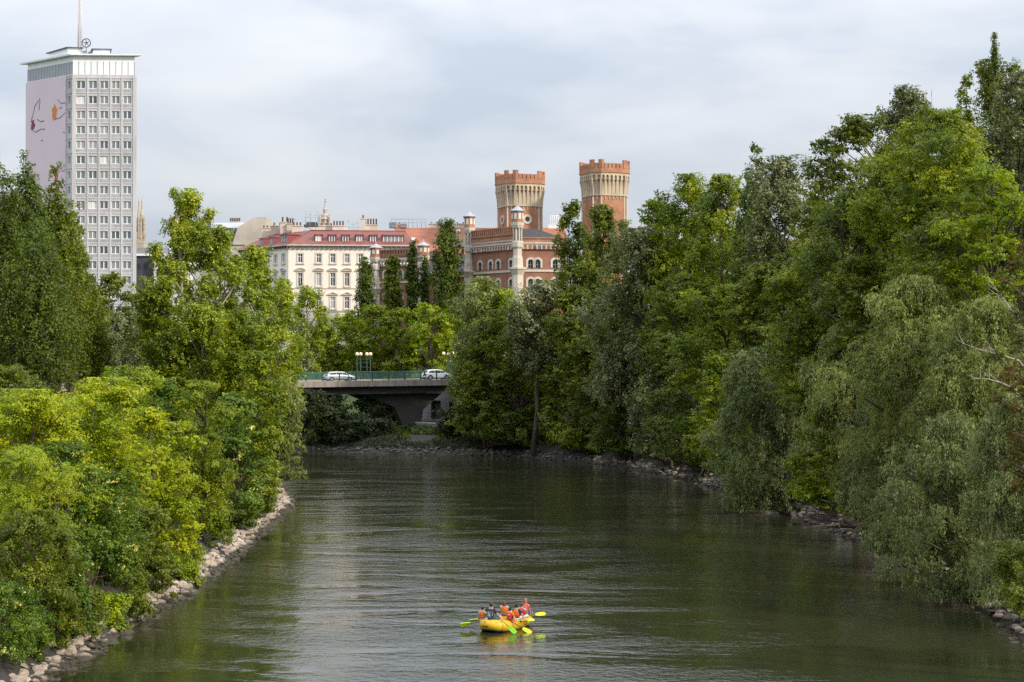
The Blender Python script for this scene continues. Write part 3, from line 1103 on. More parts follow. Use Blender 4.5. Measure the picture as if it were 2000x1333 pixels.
# behind the bridge
tree('maple', 'lime', 655, 305, 612, 745, 58, 'lime green tree directly behind the silver car on the bridge', 'leafy_tree', FB, dens=1.2)
tree('maple', 'vivid', 722, 300, 598, 745, 58, 'green tree behind the row of four globe lamps', 'leafy_tree', FB, dens=1.2)
tree('maple', 'vivid', 782, 296, 604, 745, 54, 'green tree behind the walker on the bridge, below the slim dark poplars', 'leafy_tree', FB, dens=1.2)
tree('maple', 'lime', 842, 292, 595, 735, 52, 'brightest lime tree behind the white car at the end of the bridge', 'leafy_tree', FB, squash=1.1)
tree('maple', 'green', 620, 318, 640, 745, 45, 'green tree at the left behind the bridge railing and silver car', 'leafy_tree', FB, dens=1.2)
tree('maple', 'vivid', 690, 322, 622, 745, 60, 'green tree between the silver car and the globe lamps, farther back', 'leafy_tree', FB, dens=1.2)
tree('maple', 'vivid', 890, 300, 620, 745, 45, 'green tree behind the cluster of globe lamps at the end of the bridge', 'leafy_tree', FB, dens=1.2)
tree('column', 'dark', 714, 312, 505, 640, 23, 'small dark poplar covering the right windows of the cream building', 'poplar_tree', 'poplars in front of the brick barracks', lobes=30, leaf=.9, dens=2.2)
tree('column', 'green', 767, 312, 500, 640, 24, 'mid green poplar in front of the farther brick pavilion', 'poplar_tree', 'poplars in front of the brick barracks', lobes=30, leaf=.9, dens=2.2)
tree('column', 'dark', 806, 310, 468, 640, 15, 'slim dark poplar in the pair beside the metal capped turret', 'poplar_tree', 'poplars in front of the brick barracks', leaf=.9, dens=2.2)
tree('column', 'dark', 829, 311, 497, 640, 11, 'lower stem of the pair of slim dark poplars', 'poplar_tree', 'poplars in front of the brick barracks', leaf=.9, dens=2.2)
tree('column', 'dark', 874, 306, 428, 650, 37, 'broadest and tallest dark poplar in front of the orange tiled roof', 'poplar_tree', 'poplars in front of the brick barracks', lobes=30, leaf=.9, dens=2.2)
# under the bridge
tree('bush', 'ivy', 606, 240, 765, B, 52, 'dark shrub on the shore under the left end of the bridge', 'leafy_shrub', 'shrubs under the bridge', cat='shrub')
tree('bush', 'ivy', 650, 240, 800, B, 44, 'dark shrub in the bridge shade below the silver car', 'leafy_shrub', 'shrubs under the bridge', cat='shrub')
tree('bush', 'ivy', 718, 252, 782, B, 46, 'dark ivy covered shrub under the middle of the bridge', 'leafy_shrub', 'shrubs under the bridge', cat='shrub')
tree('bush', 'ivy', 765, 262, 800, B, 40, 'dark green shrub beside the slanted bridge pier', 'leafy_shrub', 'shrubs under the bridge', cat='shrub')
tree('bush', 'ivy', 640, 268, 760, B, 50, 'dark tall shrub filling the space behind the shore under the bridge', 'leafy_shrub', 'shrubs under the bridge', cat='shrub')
tree('maple', 'dark', 965, 247, 590, B, 66, 'added dense dark tree shading the end of the bridge behind the olive trees', 'leafy_tree', RB, dens=2)  # added behind the visible trees to keep sun off the pier
tree('maple', 'dark', 1010, 240, 600, B, 60, 'added dense dark tree shading the pier behind the straight brown trunk', 'leafy_tree', RB, dens=2)  # second added tree, dense so that it blocks sun from the pier
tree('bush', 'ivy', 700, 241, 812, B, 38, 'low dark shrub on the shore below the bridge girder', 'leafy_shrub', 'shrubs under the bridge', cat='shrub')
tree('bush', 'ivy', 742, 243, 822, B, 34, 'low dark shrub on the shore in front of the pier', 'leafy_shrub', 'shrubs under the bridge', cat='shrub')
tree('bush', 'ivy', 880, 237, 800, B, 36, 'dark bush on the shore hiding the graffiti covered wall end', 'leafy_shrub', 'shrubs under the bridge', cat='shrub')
for (px_, d_, t_, b_, lab_) in ((805, 318, 596, 745, 'grey street light with two lamp heads above the lime trees behind the bridge'),):
    x_, z_ = X(px_, d_), ground_z(X(px_, d_), d_)
    e_ = empty('street_light', (x_, d_, z_), 0, lab_, 'street light')
    h_ = Z(t_, d_) - z_
    m_ = MB()
    m_.tube([(0, 0, -.2), (0, 0, h_ * .5), (0, 0, h_)], [.11, .09, .06], 8)
    m_.tube([(0, 0, h_ - .5), (-.7, 0, h_ - .15)], .04, 6)
    m_.tube([(0, 0, h_ - .1), (.6, 0, h_ + .2)], .04, 6)
    m_.build('pole', mat('galvanised_pole', (.34, .36, .38), .5, .1, 1, metal=.4), e_)
    for sx_, zz_ in ((-1.05, h_ - .18), (.9, h_ + .18)):
        m_ = MB()
        m_.ball((sx_, 0, zz_), .40, 8, 0, (1, .5, .35))
        m_.build('lamp_head', mat('lamp_head_grey', (.45, .47, .49), .4, .08, 1), e_)
x_, z_ = X(332, 405), ground_z(X(332, 405), 405)
e_ = empty('striped_mast', (x_, 405, z_), 0, 'slim red and white striped mast glimpsed through the tallest airy aspen', 'mast')
h_ = Z(425, 405) - z_
for k_ in range(14):
    m_ = MB()
    m_.tube([(0, 0, h_ * (.45 + .55 * k_ / 14)), (0, 0, h_ * (.45 + .55 * (k_ + 1) / 14))], .28 - .01 * k_, 8)
    m_.build('band', mat('mast_red', (.55, .12, .06), .6, .1, 1) if k_ % 2 else mat('mast_white', (.7, .68, .66), .6, .1, 1), e_)
m_ = MB()
m_.tube([(0, 0, -.3), (0, 0, h_ * .449)], .3, 8)
m_.build('pole', mat('mast_white', (.7, .68, .66)), e_)
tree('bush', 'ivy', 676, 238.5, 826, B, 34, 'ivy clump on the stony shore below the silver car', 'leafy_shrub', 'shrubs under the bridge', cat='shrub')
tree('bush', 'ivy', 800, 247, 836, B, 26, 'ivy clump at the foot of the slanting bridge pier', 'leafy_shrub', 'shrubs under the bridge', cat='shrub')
# right bank near the bridge
tree('aspen', 'willow', 932, 240, 545, 760, 58, 'light olive tree in front of the narrow brick wing beside the pavilion', 'aspen_tree', RB, airy=.5, dens=.9)
tree('aspen', 'lime', 985, 238, 568, 720, 42, 'yellow green tree top below the white corner turret of the pavilion', 'aspen_tree', RB, airy=.4)
tree('maple', 'green', 948, 232, 625, 862, 62, 'olive green tree drooping over the right end of the bridge', 'leafy_tree', RB, lean=2.5)
tree('maple', 'green', 918, 229, 712, 850, 34, 'dark low branches hanging beside the end of the bridge deck', 'leafy_tree', RB, lean=2.0)
tree('maple', 'green', 1015, 228, 596, 870, 74, 'green bank tree in front of the brown leaning trunk', 'leafy_tree', RB)
tree('aspen', 'silver', 1052, 222, 552, 730, 52, 'silvery tree on a dark leaning trunk in front of the pavilion wall', 'silver_poplar_tree', RB, base=(9.5, 224), limb=1.3)
tree('bush', 'dark', 985, 226, 800, B, 60, 'dark bush on the shore at the foot of the olive trees', 'leafy_shrub', RB, cat='shrub')
tree('bush', 'lime', 1085, 224, 815, B, 22, 'small sunlit lime bush beside the grassy gap on the shore', 'leafy_shrub', RB, cat='shrub')
tree('aspen', 'green', 1118, 250, 395, 780, 40, 'dark poplar with a gappy top left of the farther crenellated tower', 'poplar_tree', RB)
tree('aspen', 'green', 1172, 246, 404, 780, 44, 'broad green poplar hiding the base of the taller crenellated tower', 'poplar_tree', RB)
tree('maple', 'green', 1225, 255, 432, 700, 32, 'green tree touching the lower edge of the taller crenellated tower', 'leafy_tree', RB)
tree('maple', 'green', 1120, 218, 560, 880, 62, 'mid green tree beside the silver poplar, above the grassy gap', 'leafy_tree', RB)
tree('aspen', 'silver', 1240, 202, 450, 800, 84, 'large silver grey poplar standing out from the green right bank', 'silver_poplar_tree', RB, airy=.4, dens=.9)
tree('maple', 'green', 1150, 214, 660, B, 62, 'dense green tree reaching the water below the silver grey poplar', 'leafy_tree', RB)
tree('maple', 'dark', 1225, 204, 690, B, 72, 'dark green tree at the water below the large silver grey poplar', 'leafy_tree', RB)
tree('aspen', 'silver', 1290, 190, 720, B, 62, 'silver tinged bank tree with hanging pale sprays near the water', 'silver_poplar_tree', RB)
tree('maple', 'dark', 1345, 180, 700, B, 72, 'dark bank tree behind the grey green weeping willow', 'leafy_tree', RB)
# skyline of the right bank
tree('maple', 'vivid', 1292, 215, 392, 720, 56, 'bright green tree at the low end of the right skyline beside the tower', 'leafy_tree', RB)
tree('aspen', 'vivid', 1348, 200, 345, 740, 78, 'bright green poplar with a rounded double top on the right skyline', 'poplar_tree', RB)
tree('aspen', 'vivid', 1418, 190, 345, 740, 70, 'yellow green poplar with two pointed tops on the right skyline', 'poplar_tree', RB)
tree('maple', 'green', 1330, 190, 540, 850, 80, 'green tree in the middle of the right bank beside the silver grey poplar', 'leafy_tree', RB)
tree('maple', 'vivid', 1405, 170, 560, 880, 82, 'feathery green tree above the grey green weeping willow', 'locust_tree', RB)
tree('poplar', 'dark', 1476, 182, 281, 700, 48, 'narrow dark poplar with a blunt single top', 'poplar_tree', RB, lobes=5)
tree('aspen', 'silver', 1528, 172, 308, 720, 72, 'grey green poplar with ragged top next to the bare twigs', 'silver_poplar_tree', RB, airy=.3)
tree('maple', 'green', 1490, 160, 520, 830, 80, 'dark green tree below the ragged grey green poplar', 'leafy_tree', RB)
tree('maple', 'green', 1590, 160, 395, 760, 62, 'green tree under the bare twiggy tree top', 'leafy_tree', RB)
tree('maple', 'green', 1680, 138, 228, 600, 84, 'large leaning green tree with an overhanging crown on the right skyline', 'leafy_tree', RB, airy=.3)
tree('maple', 'vivid', 1600, 135, 480, 800, 90, 'mid green tree filling the slope beneath the leaning skyline tree', 'leafy_tree', RB)
tree('aspen', 'dark', 1655, 125, 380, 640, 74, 'dark shaded tree beneath the leaning skyline tree', 'leafy_tree', RB)
tree('aspen', 'silver', 1775, 142, 172, 560, 70, 'grey green tree with a windblown pointed top on the skyline', 'silver_poplar_tree', RB, airy=.4)
tree('maple', 'vivid', 1830, 112, 215, 560, 100, 'large yellow green tree with lit upper leaves below the skyline', 'maple_tree', RB, airy=.4)
tree('maple', 'vivid', 1745, 118, 300, 600, 82, 'green tree between the leaning skyline tree and the yellow green one', 'leafy_tree', RB, airy=.3)
tree('poplar', 'green', 1884, 138, 142, 560, 46, 'slender upright poplar with a dark narrow top', 'poplar_tree', RB, lobes=5)
tree('aspen', 'green', 1946, 125, 118, 560, 66, 'tall poplar carrying the thin bare spire at its top', 'poplar_tree', RB)
tree('aspen', 'silver', 2000, 118, 140, 600, 78, 'tallest greyish tree at the top right edge', 'silver_poplar_tree', RB)
tree('maple', 'lime', 1935, 100, 320, 620, 92, 'yellow green tree with open limbs at the right edge below the tallest tree', 'maple_tree', RB, airy=.8, dens=.8)
tree('maple', 'green', 1840, 104, 420, 700, 92, 'green tree with dark crossing limbs behind the olive willows', 'leafy_tree', RB, airy=.3)
tree('maple', 'green', 1700, 116, 500, 760, 82, 'dark green tree behind the top of the olive willow', 'leafy_tree', RB)
for (px_, d_, t_, hw_, pal_, lab_) in [
        (1530, 146, 900, 52, 'green', 'low green bush above the stones behind the farthest willow'),
        (1585, 131, 930, 46, 'vivid', 'low bright bush above the stones at the foot of the vivid green maple'),
        (1650, 122, 950, 46, 'green', 'low green bush above the last visible stones of the right bank'),
        (1745, 108, 985, 48, 'dark', 'dark low bush between the grey willows above the stones'),
        (1860, 95, 1040, 56, 'green', 'low bush behind the trailing willow close to the water'),
        (1440, 166, 880, 50, 'dark', 'dark low bush on the bank left of the farthest willow'),
        (1370, 178, 865, 48, 'green', 'green low bush above the stones at the middle of the right bank'),
        (1290, 193, 850, 46, 'dark', 'dark low bush under the silver tinged bank tree'),
        (1215, 206, 840, 44, 'dark', 'dark low bush under the large silver grey poplar'),
        (1140, 216, 840, 40, 'green', 'green low bush beside the grassy gap on the shore')]:
    tree('bush', pal_, px_, d_, t_, B, hw_, lab_, 'leafy_shrub', RB, cat='shrub')
# willows hanging over the water on the right
tree('willow', 'greywillow', 1484, 142, 688, 1000, 90, 'grey green weeping willow hanging into the water, farthest of the willows', 'willow_tree', RB, base=(24.2, 143))
tree('maple', 'vivid', 1412, 158, 690, 960, 60, 'feathery green tree on the river side behind the farthest willow', 'locust_tree', RB)
tree('maple', 'vivid', 1608, 120, 720, 1040, 52, 'vivid green maple between two willows above the stone edge', 'maple_tree', RB)
tree('willow', 'willow', 1660, 118, 640, 900, 78, 'olive willow rising behind the vivid green maple', 'willow_tree', RB)
tree('willow', 'greywillow', 1730, 106, 755, 1080, 80, 'grey willow drooping behind the last visible stones of the right bank', 'willow_tree', RB)
tree('willow', 'willow', 1790, 100, 548, 900, 135, 'largest pale olive willow with sunlit top on the right bank', 'willow_tree', RB)
tree('willow', 'willow', 1930, 94, 590, 960, 110, 'olive willow crown with bare branches poking out near the right edge', 'willow_tree', RB)
tree('willow', 'greywillow', 1862, 89, 815, 1190, 110, 'low grey willow trailing its branches onto the water', 'willow_tree', RB, base=(25.2, 92))
tree('willow', 'greywillow', 1990, 82, 780, 1270, 110, 'dark grey willow hanging over the water at the lower right', 'willow_tree', RB, base=(25.5, 84))
tree('bush', 'green', 2015, 71, 1050, B, 80, 'green bush at the bottom right corner above the water', 'leafy_shrub', RB, cat='shrub')
tree('maple', 'rust', 2005, 66, 655, 960, 62, 'rust brown leaved tree at the right edge in front of the willows', 'leafy_tree', RB, leaf=.75, airy=1, dens=.4)
tree('maple', 'rust', 2020, 68, 470, 640, 60, 'small rusty tree crown higher up at the right edge', 'leafy_tree', RB, leaf=.75, airy=1, dens=.4)
for (px_, d_, t_, hw_, pal_, lab_) in [
        (1560, 190, 470, 90, 'dark', 'dark tree deep in the wood behind the ragged grey green poplar'),
        (1450, 205, 450, 80, 'dark', 'dark tree deep in the wood behind the two pointed poplars'),
        (1350, 222, 480, 80, 'dark', 'dark tree deep in the wood beyond the bright skyline end'),
        (1700, 160, 400, 90, 'dark', 'dark tree deep in the wood behind the leaning skyline tree'),
        (1860, 138, 380, 110, 'dark', 'dark tree deep in the wood behind the yellow green tree'),
        (1980, 125, 380, 100, 'dark', 'dark tree deep in the wood at the far right edge'),
        (1060, 246, 640, 60, 'dark', 'dark tree behind the silvery leaning tree near the bridge'),
        (1200, 232, 560, 80, 'dark', 'dark tree behind the large silver grey poplar')]:
    tree('maple', pal_, px_, d_, t_, B, hw_, lab_, 'leafy_tree', RB, dens=.8, leaf=1.2)


def bare(px, d, top, bot, hw, n, label, name, m, seed, th=0.05, spread=0.5, cat='tree'):
    """leafless plant: a short trunk and many forking twigs"""
    r0 = random.Random(seed)
    cx, cy = X(px, d), d
    gz = ground_z(cx, cy)
    root = empty(name, (cx, cy, gz), 0, label, cat)
    tb, tw = MB(), MB()
    zb, zt, Rr = Z(bot, d) - gz, Z(top, d) - gz, hw / F * d
    tb.tube([(0, 0, -0.3), (0.1, 0, zb * .5), (0, 0, zb + .2)], [th * 2.2, th * 1.8, th * 1.4], 6)
    for i in range(n):
        a, q = r0.uniform(0, 6.28), r0.uniform(.3, 1)
        e = Vector((math.cos(a) * Rr * r0.uniform(.2, 1), math.sin(a) * Rr * r0.uniform(.2, 1), zb + (zt - zb) * q))
        s = Vector((0, 0, zb + .1))
        mid = s.lerp(e, .5) + Vector((r0.gauss(0, .1) * Rr, 0, -.05 * (zt - zb)))
        w = th * r0.uniform(.5, 1)
        tw.tube([s, mid, e], [w, w * .7, w * .25], 5, cap=False)
        for _ in range(4):
            f = mid.lerp(e, r0.uniform(0, .9))
            g2 = f + Vector((r0.gauss(0, .25) * Rr, r0.gauss(0, .25) * Rr, abs(r0.gauss(0, .2)) * (zt - zb)))
            tw.tube([f, f.lerp(g2, .5) + Vector((0, 0, -.03)), g2], [w * .5, w * .4, w * .15], 4, cap=False)
    tb.build('trunk', m, root)
    tw.build('branches', m, root)
    return root


GREYB = mat('weathered_branch', (0.26, 0.22, 0.18), 0.95, 0.3, 4.0)
REDB = mat('reddish_twigs', (0.21, 0.105, 0.062), 0.95, 0.3, 4.0)
bare(1600, 178, 292, 420, 26, 8, 'leafless thin tree top on the skyline beside the ragged poplar', 'bare_tree', GREYB, 3)
bare(1812, 150, 172, 260, 12, 7, 'thin bare twigs standing up behind the windblown tree top', 'bare_tree', GREYB, 8, th=.04)
bare(1782, 112, 480, 560, 26, 16, 'reddish leafless shrub on top of the largest olive willow', 'dead_shrub', REDB, 5, th=.035, cat='shrub')
bare(170, 79, 1085, 1180, 30, 22, 'brown dead twigs in the gap below the flowering elder', 'dead_shrub', mat('brown_twigs', (0.11, 0.062, 0.04), .95, .3, 4), 6, th=.03, cat='shrub')
# a dead tree at the right edge whose pale limbs poke out of the willow
dx_, dy_ = X(2035, 84), 84.0
dz_ = ground_z(dx_, dy_)
root = empty('dead_tree', (dx_, dy_, dz_), 0, 'dead tree at the right edge with long pale bare limbs across the willow crown', 'dead tree', RB)
o3 = Vector((dx_, dy_, dz_))
r0 = random.Random(4)
hub = Vector((X(2030, 84), 84, Z(800, 84)))
md = MB()
md.tube([Vector((0, 0, -.3)), (hub - o3) * .6, hub - o3, Vector((X(2020, 84.5), 84.5, Z(690, 84.5))) - o3], [.22, .17, .14, .09], 8)
md.build('trunk', GREYB, root)
md = MB()
for pts in ([(2020, 690, 84.5), (2002, 632, 84.6), (1973, 603, 85), (1958, 580, 85.2), (1940, 558, 85.4)], [(2030, 790, 84), (1990, 765, 83.2), (1955, 748, 82.6), (1930, 741, 82.3), (1896, 739, 82)],
            [(2028, 760, 84), (1990, 705, 83), (1945, 691, 82.6), (1915, 684, 82.3), (1880, 671, 82)], [(2030, 860, 84), (1985, 835, 82.6), (1950, 820, 82.2)]):
    q3 = [Vector((X(a, d), d, Z(b, d))) - o3 for a, b, d in pts]
    nq = len(q3)
    md.tube(q3, [.075 * (1 - .85 * k / (nq - 1)) for k in range(nq)], 6)
    for k in range(1, nq):
        for _ in range(3):
            f = q3[k - 1].lerp(q3[k], r0.uniform(.1, 1))
            e = f + Vector((r0.uniform(-.9, .1), r0.uniform(-.4, .4), r0.uniform(.1, .8)))
            md.tube([f, f.lerp(e, .55) + Vector((0, 0, -.06)), e], [.022, .015, .005], 4, cap=False)
md.build('branches', GREYB, root)
# the thin spire on the tall poplar's top, its own sapling leader
tree('poplar', 'dark', 1944, 123, 66, 150, 5, 'thin leafy spire sticking up alone at the top right', 'poplar_tree', RB, lobes=1, leaf=.8, limb=.35)
# leaning brown trunks on the right bank by the bridge
for (pts, rad, lab, m) in [
        ([(1041, 888, 222), (1050, 800, 222), (1047, 700, 222.5), (1043, 640, 223)], .30, 'straight brown trunk rising from the shore by the grassy gap', bark()),
        ([(1128, 900, 222), (1120, 760, 222), (1095, 660, 222), (1065, 590, 222)], .34, 'dark leaning trunk under the silvery tree crown', bark())]:
    p3 = [Vector((X(a, d), d, max(Z(b, d), ground_z(X(a, d), d) - .2))) for a, b, d in pts]
    mbd = MB()
    mbd.tube([q - p3[0] for q in p3], [rad * 1.3, rad, rad * .8, rad * .4], 8)
    root = empty('leaning_tree', p3[0], 0, lab, 'tree trunk', RB)
    mbd.build('trunk', m, root)
    bb = MB()
    for k in range(5):
        q = p3[2].lerp(p3[3], k / 5) - p3[0]
        bb.tube([q, q + Vector(((-1) ** k * 1.2, .3, 1.2)), q + Vector(((-1) ** k * 1.9, .5, 2.6))], [rad * .3, rad * .2, rad * .07], 5)
    bb.build('branches', m, root)

# ground cover: tufts of grass and low weeds on the banks (nobody could count them)
g = np.random.default_rng(77)
gxs = g.uniform(-45, 60, 90000)
gys = g.uniform(62, 262, 90000)
s_ = shore(gxs, gys)
vis = np.abs(gxs) < gys * 0.33
ok = (s_ > 2.7) & (s_ < 24) & vis & ~((gys > 226) & (gxs < 2) & ((s_ < 6) | (np.sin(gxs * .9) * np.sin(gys * .7 + 1) < .1)))
gxs, gys = gxs[ok], gys[ok]
gzs = terr(gxs, gys)
per = 3
ci = np.repeat(np.arange(len(gxs)), per)
n = len(ci)
sz = np.clip(gys[ci] * 0.0022, .14, .5)
P = np.stack([gxs[ci] + g.normal(0, .15, n), gys[ci] + g.normal(0, .15, n), gzs[ci] + sz * .42], 1)
T = unit(np.stack([g.normal(0, .5, n), g.normal(0, .5, n), np.ones(n)], 1))
Nn = unit(g.normal(0, 1, (n, 3)) * np.array([1, 1, .4]))
v, f = leaf_quads(P, Nn, T, sz * g.uniform(.9, 1.6, n), sz * g.uniform(.35, .7, n))
tn = np.clip(0.45 + g.normal(0, .2, n), 0, .93)
me = np_mesh('ground_cover', v, f, [leaf_mat('leaf_green', PAL['green'])], tone=tn)
tag(link('ground_cover', me), 'low weeds and grass covering the banks under the trees', 'weeds', kind='stuff')
COUNT['leaf'] += n
# ivy and nettles creeping over the shaded shore below the bridge
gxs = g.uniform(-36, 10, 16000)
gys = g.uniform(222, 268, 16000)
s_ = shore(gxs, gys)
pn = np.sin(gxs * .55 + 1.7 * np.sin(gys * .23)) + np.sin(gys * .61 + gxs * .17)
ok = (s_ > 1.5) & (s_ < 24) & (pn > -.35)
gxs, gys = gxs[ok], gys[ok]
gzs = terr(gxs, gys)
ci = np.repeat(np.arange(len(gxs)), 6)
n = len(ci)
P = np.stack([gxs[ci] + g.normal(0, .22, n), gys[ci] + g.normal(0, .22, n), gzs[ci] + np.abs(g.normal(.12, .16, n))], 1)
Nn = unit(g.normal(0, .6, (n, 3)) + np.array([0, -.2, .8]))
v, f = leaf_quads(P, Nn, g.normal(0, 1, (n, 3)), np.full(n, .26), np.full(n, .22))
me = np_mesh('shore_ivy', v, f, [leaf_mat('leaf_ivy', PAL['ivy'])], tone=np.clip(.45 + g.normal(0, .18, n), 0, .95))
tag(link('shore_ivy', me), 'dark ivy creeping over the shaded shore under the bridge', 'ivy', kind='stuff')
print('LEAVES', COUNT['leaf'])
# ------------------------------------------------------------------ buildings
G0 = 9.2   # street level
CONC = mat('pale_concrete', (0.52, 0.50, 0.505), 0.85, 0.12, 0.5, stain=0.22, stretch=(1, 1, .3))
CONC_P = mat('concrete_panel', (0.38, 0.37, 0.385), 0.85, 0.15, 0.6, stain=0.25, stretch=(1, 1, .4))
WHITE = mat('white_paint', (0.80, 0.80, 0.80), 0.5, 0.04, 1.0)
WFRAME = mat('white_window_frame', (0.78, 0.78, 0.77), 0.5, 0.05, 1.0)
METALW = mat('white_metal_cladding', (0.84, 0.845, 0.85), 0.4, 0.06, 0.4, stain=0.1, stretch=(1, 1, .2))
GREYM = mat('grey_metal', (0.28, 0.30, 0.33), 0.45, 0.15, 0.8, metal=0.3)
DARKM = mat('dark_metal', (0.06, 0.065, 0.07), 0.5, 0.2, 1.0)
GLT = glass_mat('tower_glass', [(0.0, (0.10, 0.125, 0.15)), (0.25, (0.16, 0.18, 0.20)), (0.5, (0.24, 0.25, 0.255)), (0.72, (0.33, 0.335, 0.33)), (0.86, (0.08, 0.09, 0.10)), (0.95, (0.62, 0.62, 0.60))], 0.12)  # paler greys put the sky's reflection into the pane colour
GLD = glass_mat('dark_window_glass', [(0.0, (0.02, 0.022, 0.026)), (0.55, (0.035, 0.038, 0.042)), (0.8, (0.07, 0.07, 0.07))], 0.1)
GLC = glass_mat('old_window_glass', [(0.0, (0.03, 0.03, 0.033)), (0.45, (0.06, 0.06, 0.062)), (0.7, (0.16, 0.16, 0.155)), (0.88, (0.36, 0.35, 0.33))], 0.1)


def pyr(mb, poly, z0, apex, mi=0):
    n = len(poly)
    mb.add([(a, b, z0) for a, b in poly] + [apex], [(i, (i + 1) % n, n) for i in range(n)] + [tuple(range(n - 1, -1, -1))], mi)


def off(poly, d):
    """outward offset of a convex counter-clockwise polygon"""
    n = len(poly)
    out = []
    for i in range(n):
        p0, p1, p2 = Vector(poly[i - 1]), Vector(poly[i]), Vector(poly[(i + 1) % n])
        e1, e2 = (p1 - p0).normalized(), (p2 - p1).normalized()
        n1, n2 = Vector((e1.y, -e1.x)), Vector((e2.y, -e2.x))
        b = (n1 + n2)
        b = b / max(1e-6, b.dot(n1))
        out.append((p1.x + b.x * d, p1.y + b.y * d))
    return out


# ---- the high office tower
TX, TY = X(140, 400), 400.0
tower = empty('office_tower', (TX, TY, G0), 0, 'tall grey concrete office tower with a pink printed side and lattice mast', 'tower')
PX = 400 / F                                             # metres per photo pixel at the tower


def tz(py, d=400.0):
    return Z(py, d) - G0


A, Bc, Cc_, Dd = (-14.0, 11.8), (0.0, 0.0), (14.6, 0.6), (2.0, 14.5)
body = [A, Bc, Cc_, Dd]
fr_r, fr_l = frame(Bc, Cc_), frame(A, Bc)
Wf, Wl = fr_r.length, fr_l.length
zt_wall = tz(145)
mb = MB()
ops, wins = [], []
col_x = [(147.4, 164.2), (171, 187.2), (193.2, 209), (215.8, 231.4), (238, 254.2)]
sx = Wf / (262.2 - 139.5)
for r_ in range(16):
    zt_ = tz(157.2 + 29.42 * r_)
    zb_ = zt_ - 15.2 * PX
    for (a, b) in col_x:
        wins.append(((a - 139.5) * sx, (b - 139.5) * sx, zb_, zt_))
ops = [(*w, 0) for w in wins]
wall_with_openings(mb, fr_r, 0, Wf, 0, zt_wall, ops, 0.28)
# blank far side walls
for (p, q) in ((Cc_, Dd), (Dd, A)):
    mb.poly([(*p, 0), (*q, 0), (*q, zt_wall), (*p, zt_wall)])
sw = Wl * 0.125                                          # window strip at the corner of the printed side
lops, lw = [], []
for r_ in range(16):
    zt_ = tz(157.2 + 29.42 * r_)
    lw.append((Wl - sw + .55, Wl - .75, zt_ - 1.85, zt_))
lops = [(*w, 0) for w in lw]
wall_with_openings(mb, fr_l, 0, Wl, 0, zt_wall, lops, 0.28)
mb.build('wall', CONC, tower)
# projecting fins and floor bands
fb = MB()
fins = [139.5, 168, 190.4, 212.6, 234.8, 257.6]
for i, f_ in enumerate(fins):
    a = (f_ - 139.5) * sx
    fb.box((a, 0.003, 0), (a + (.40 if 0 < i < 5 else .85), 0.17, zt_wall - .5), fr=fr_r)
fb.build('fin', CONC, tower)
bb = MB()
for r_ in range(16):
    z_ = tz(157.2 + 29.42 * r_ - 4.6)
    bb.box((0.0, 0.002, z_), (Wf, 0.10, z_ + .28), fr=fr_r)
    bb.box((Wl - sw, 0.002, z_), (Wl, 0.10, z_ + .28), fr=fr_l)
bb.build('floor_band', CONC, tower)
for r_ in range(16):
    pb = MB()
    zt_ = tz(157.2 + 29.42 * r_) - 15.2 * PX - .12
    for i in range(5):
        a0, a1 = (fins[i] - 139.5) * sx + (.42 if i else .87), (fins[i + 1] - 139.5) * sx - .02
        pb.box((a0, 0.001, zt_ - 1.05), (a1, 0.04, zt_), fr=fr_r)
    pb.build('spandrel', CONC_P, tower)
for w in wins:
    window(fr_r, *w, tower, WFRAME, GLT, depth=.26, cols=2, fw=.10, mid=.22)
for w in lw:
    window(fr_l, *w, tower, WFRAME, GLT, depth=.26, cols=1, fw=.12)
# printed banner on the long side with splashes and thin lines
ban = MB()
zb0, zb1 = 0.0, tz(146.2)
ban.box((0.0, 0.03, zb0), (Wl - sw - .05, 0.28, zb1), fr=fr_l)
PINK = mat('pink_banner', (0.70, 0.57, 0.62), 0.75, 0.04, 0.15, stretch=(1, 1, .4))
bo = ban.build('banner', PINK, tower)


def splash(cx_, cz_, rx, rz, seed, m):
    r0 = random.Random(seed)
    s = MB()
    pts = []
    for k in range(26):
        a = 2 * math.pi * k / 26
        rr = r0.uniform(.62, 1.08)
        pts.append((cx_ + rx * rr * math.cos(a), cz_ + rz * rr * math.sin(a)))
    s.add([fr_l(p[0], .286, p[1]) for p in pts] + [fr_l(cx_, .286, cz_)], [(k, (k + 1) % 26, 26) for k in range(26)])
    s.build('print_splash', m, bo)


def bx_(px):
    return (px - 49.5) / (127.0 - 49.5) * (Wl - sw)


LD = 408.0
splash(bx_(106), tz(221, LD - 3), 1.25, 2.1, 1, mat('orange_print', (0.64, 0.24, 0.07), .8, .1, .4))
splash(bx_(64), tz(243, LD), .9, 1.5, 2, mat('maroon_print', (0.23, 0.055, 0.10), .8, .1, .4))
splash(bx_(110), tz(342, LD - 3), 1.05, 1.9, 3, mat('red_print', (0.60, 0.17, 0.10), .8, .1, .4))
LINE = mat('ink_line_print', (0.16, 0.09, 0.16), .8, .1, .4)
for pts in ([(78, 192), (68, 205), (64, 222), (60, 236)], [(63, 252), (70, 257), (80, 252), (88, 254)], [(72, 232), (80, 238), (86, 237)],
            [(112, 200), (118, 208), (126.5, 209)], [(114, 217), (121, 217)], [(105, 237), (117, 236), (126, 228)], [(80, 276), (84, 274)], [(122, 264), (126, 266)],
            [(120, 338), (126, 341)], [(119, 352), (126, 360)], [(78, 196), (76, 214)]):
    s = MB()
    q = [Vector(fr_l(bx_(a), .30, tz(b, LD))) for a, b in pts]
    s.tube(q, .085, 4)
    s.build('print_line', LINE, bo)
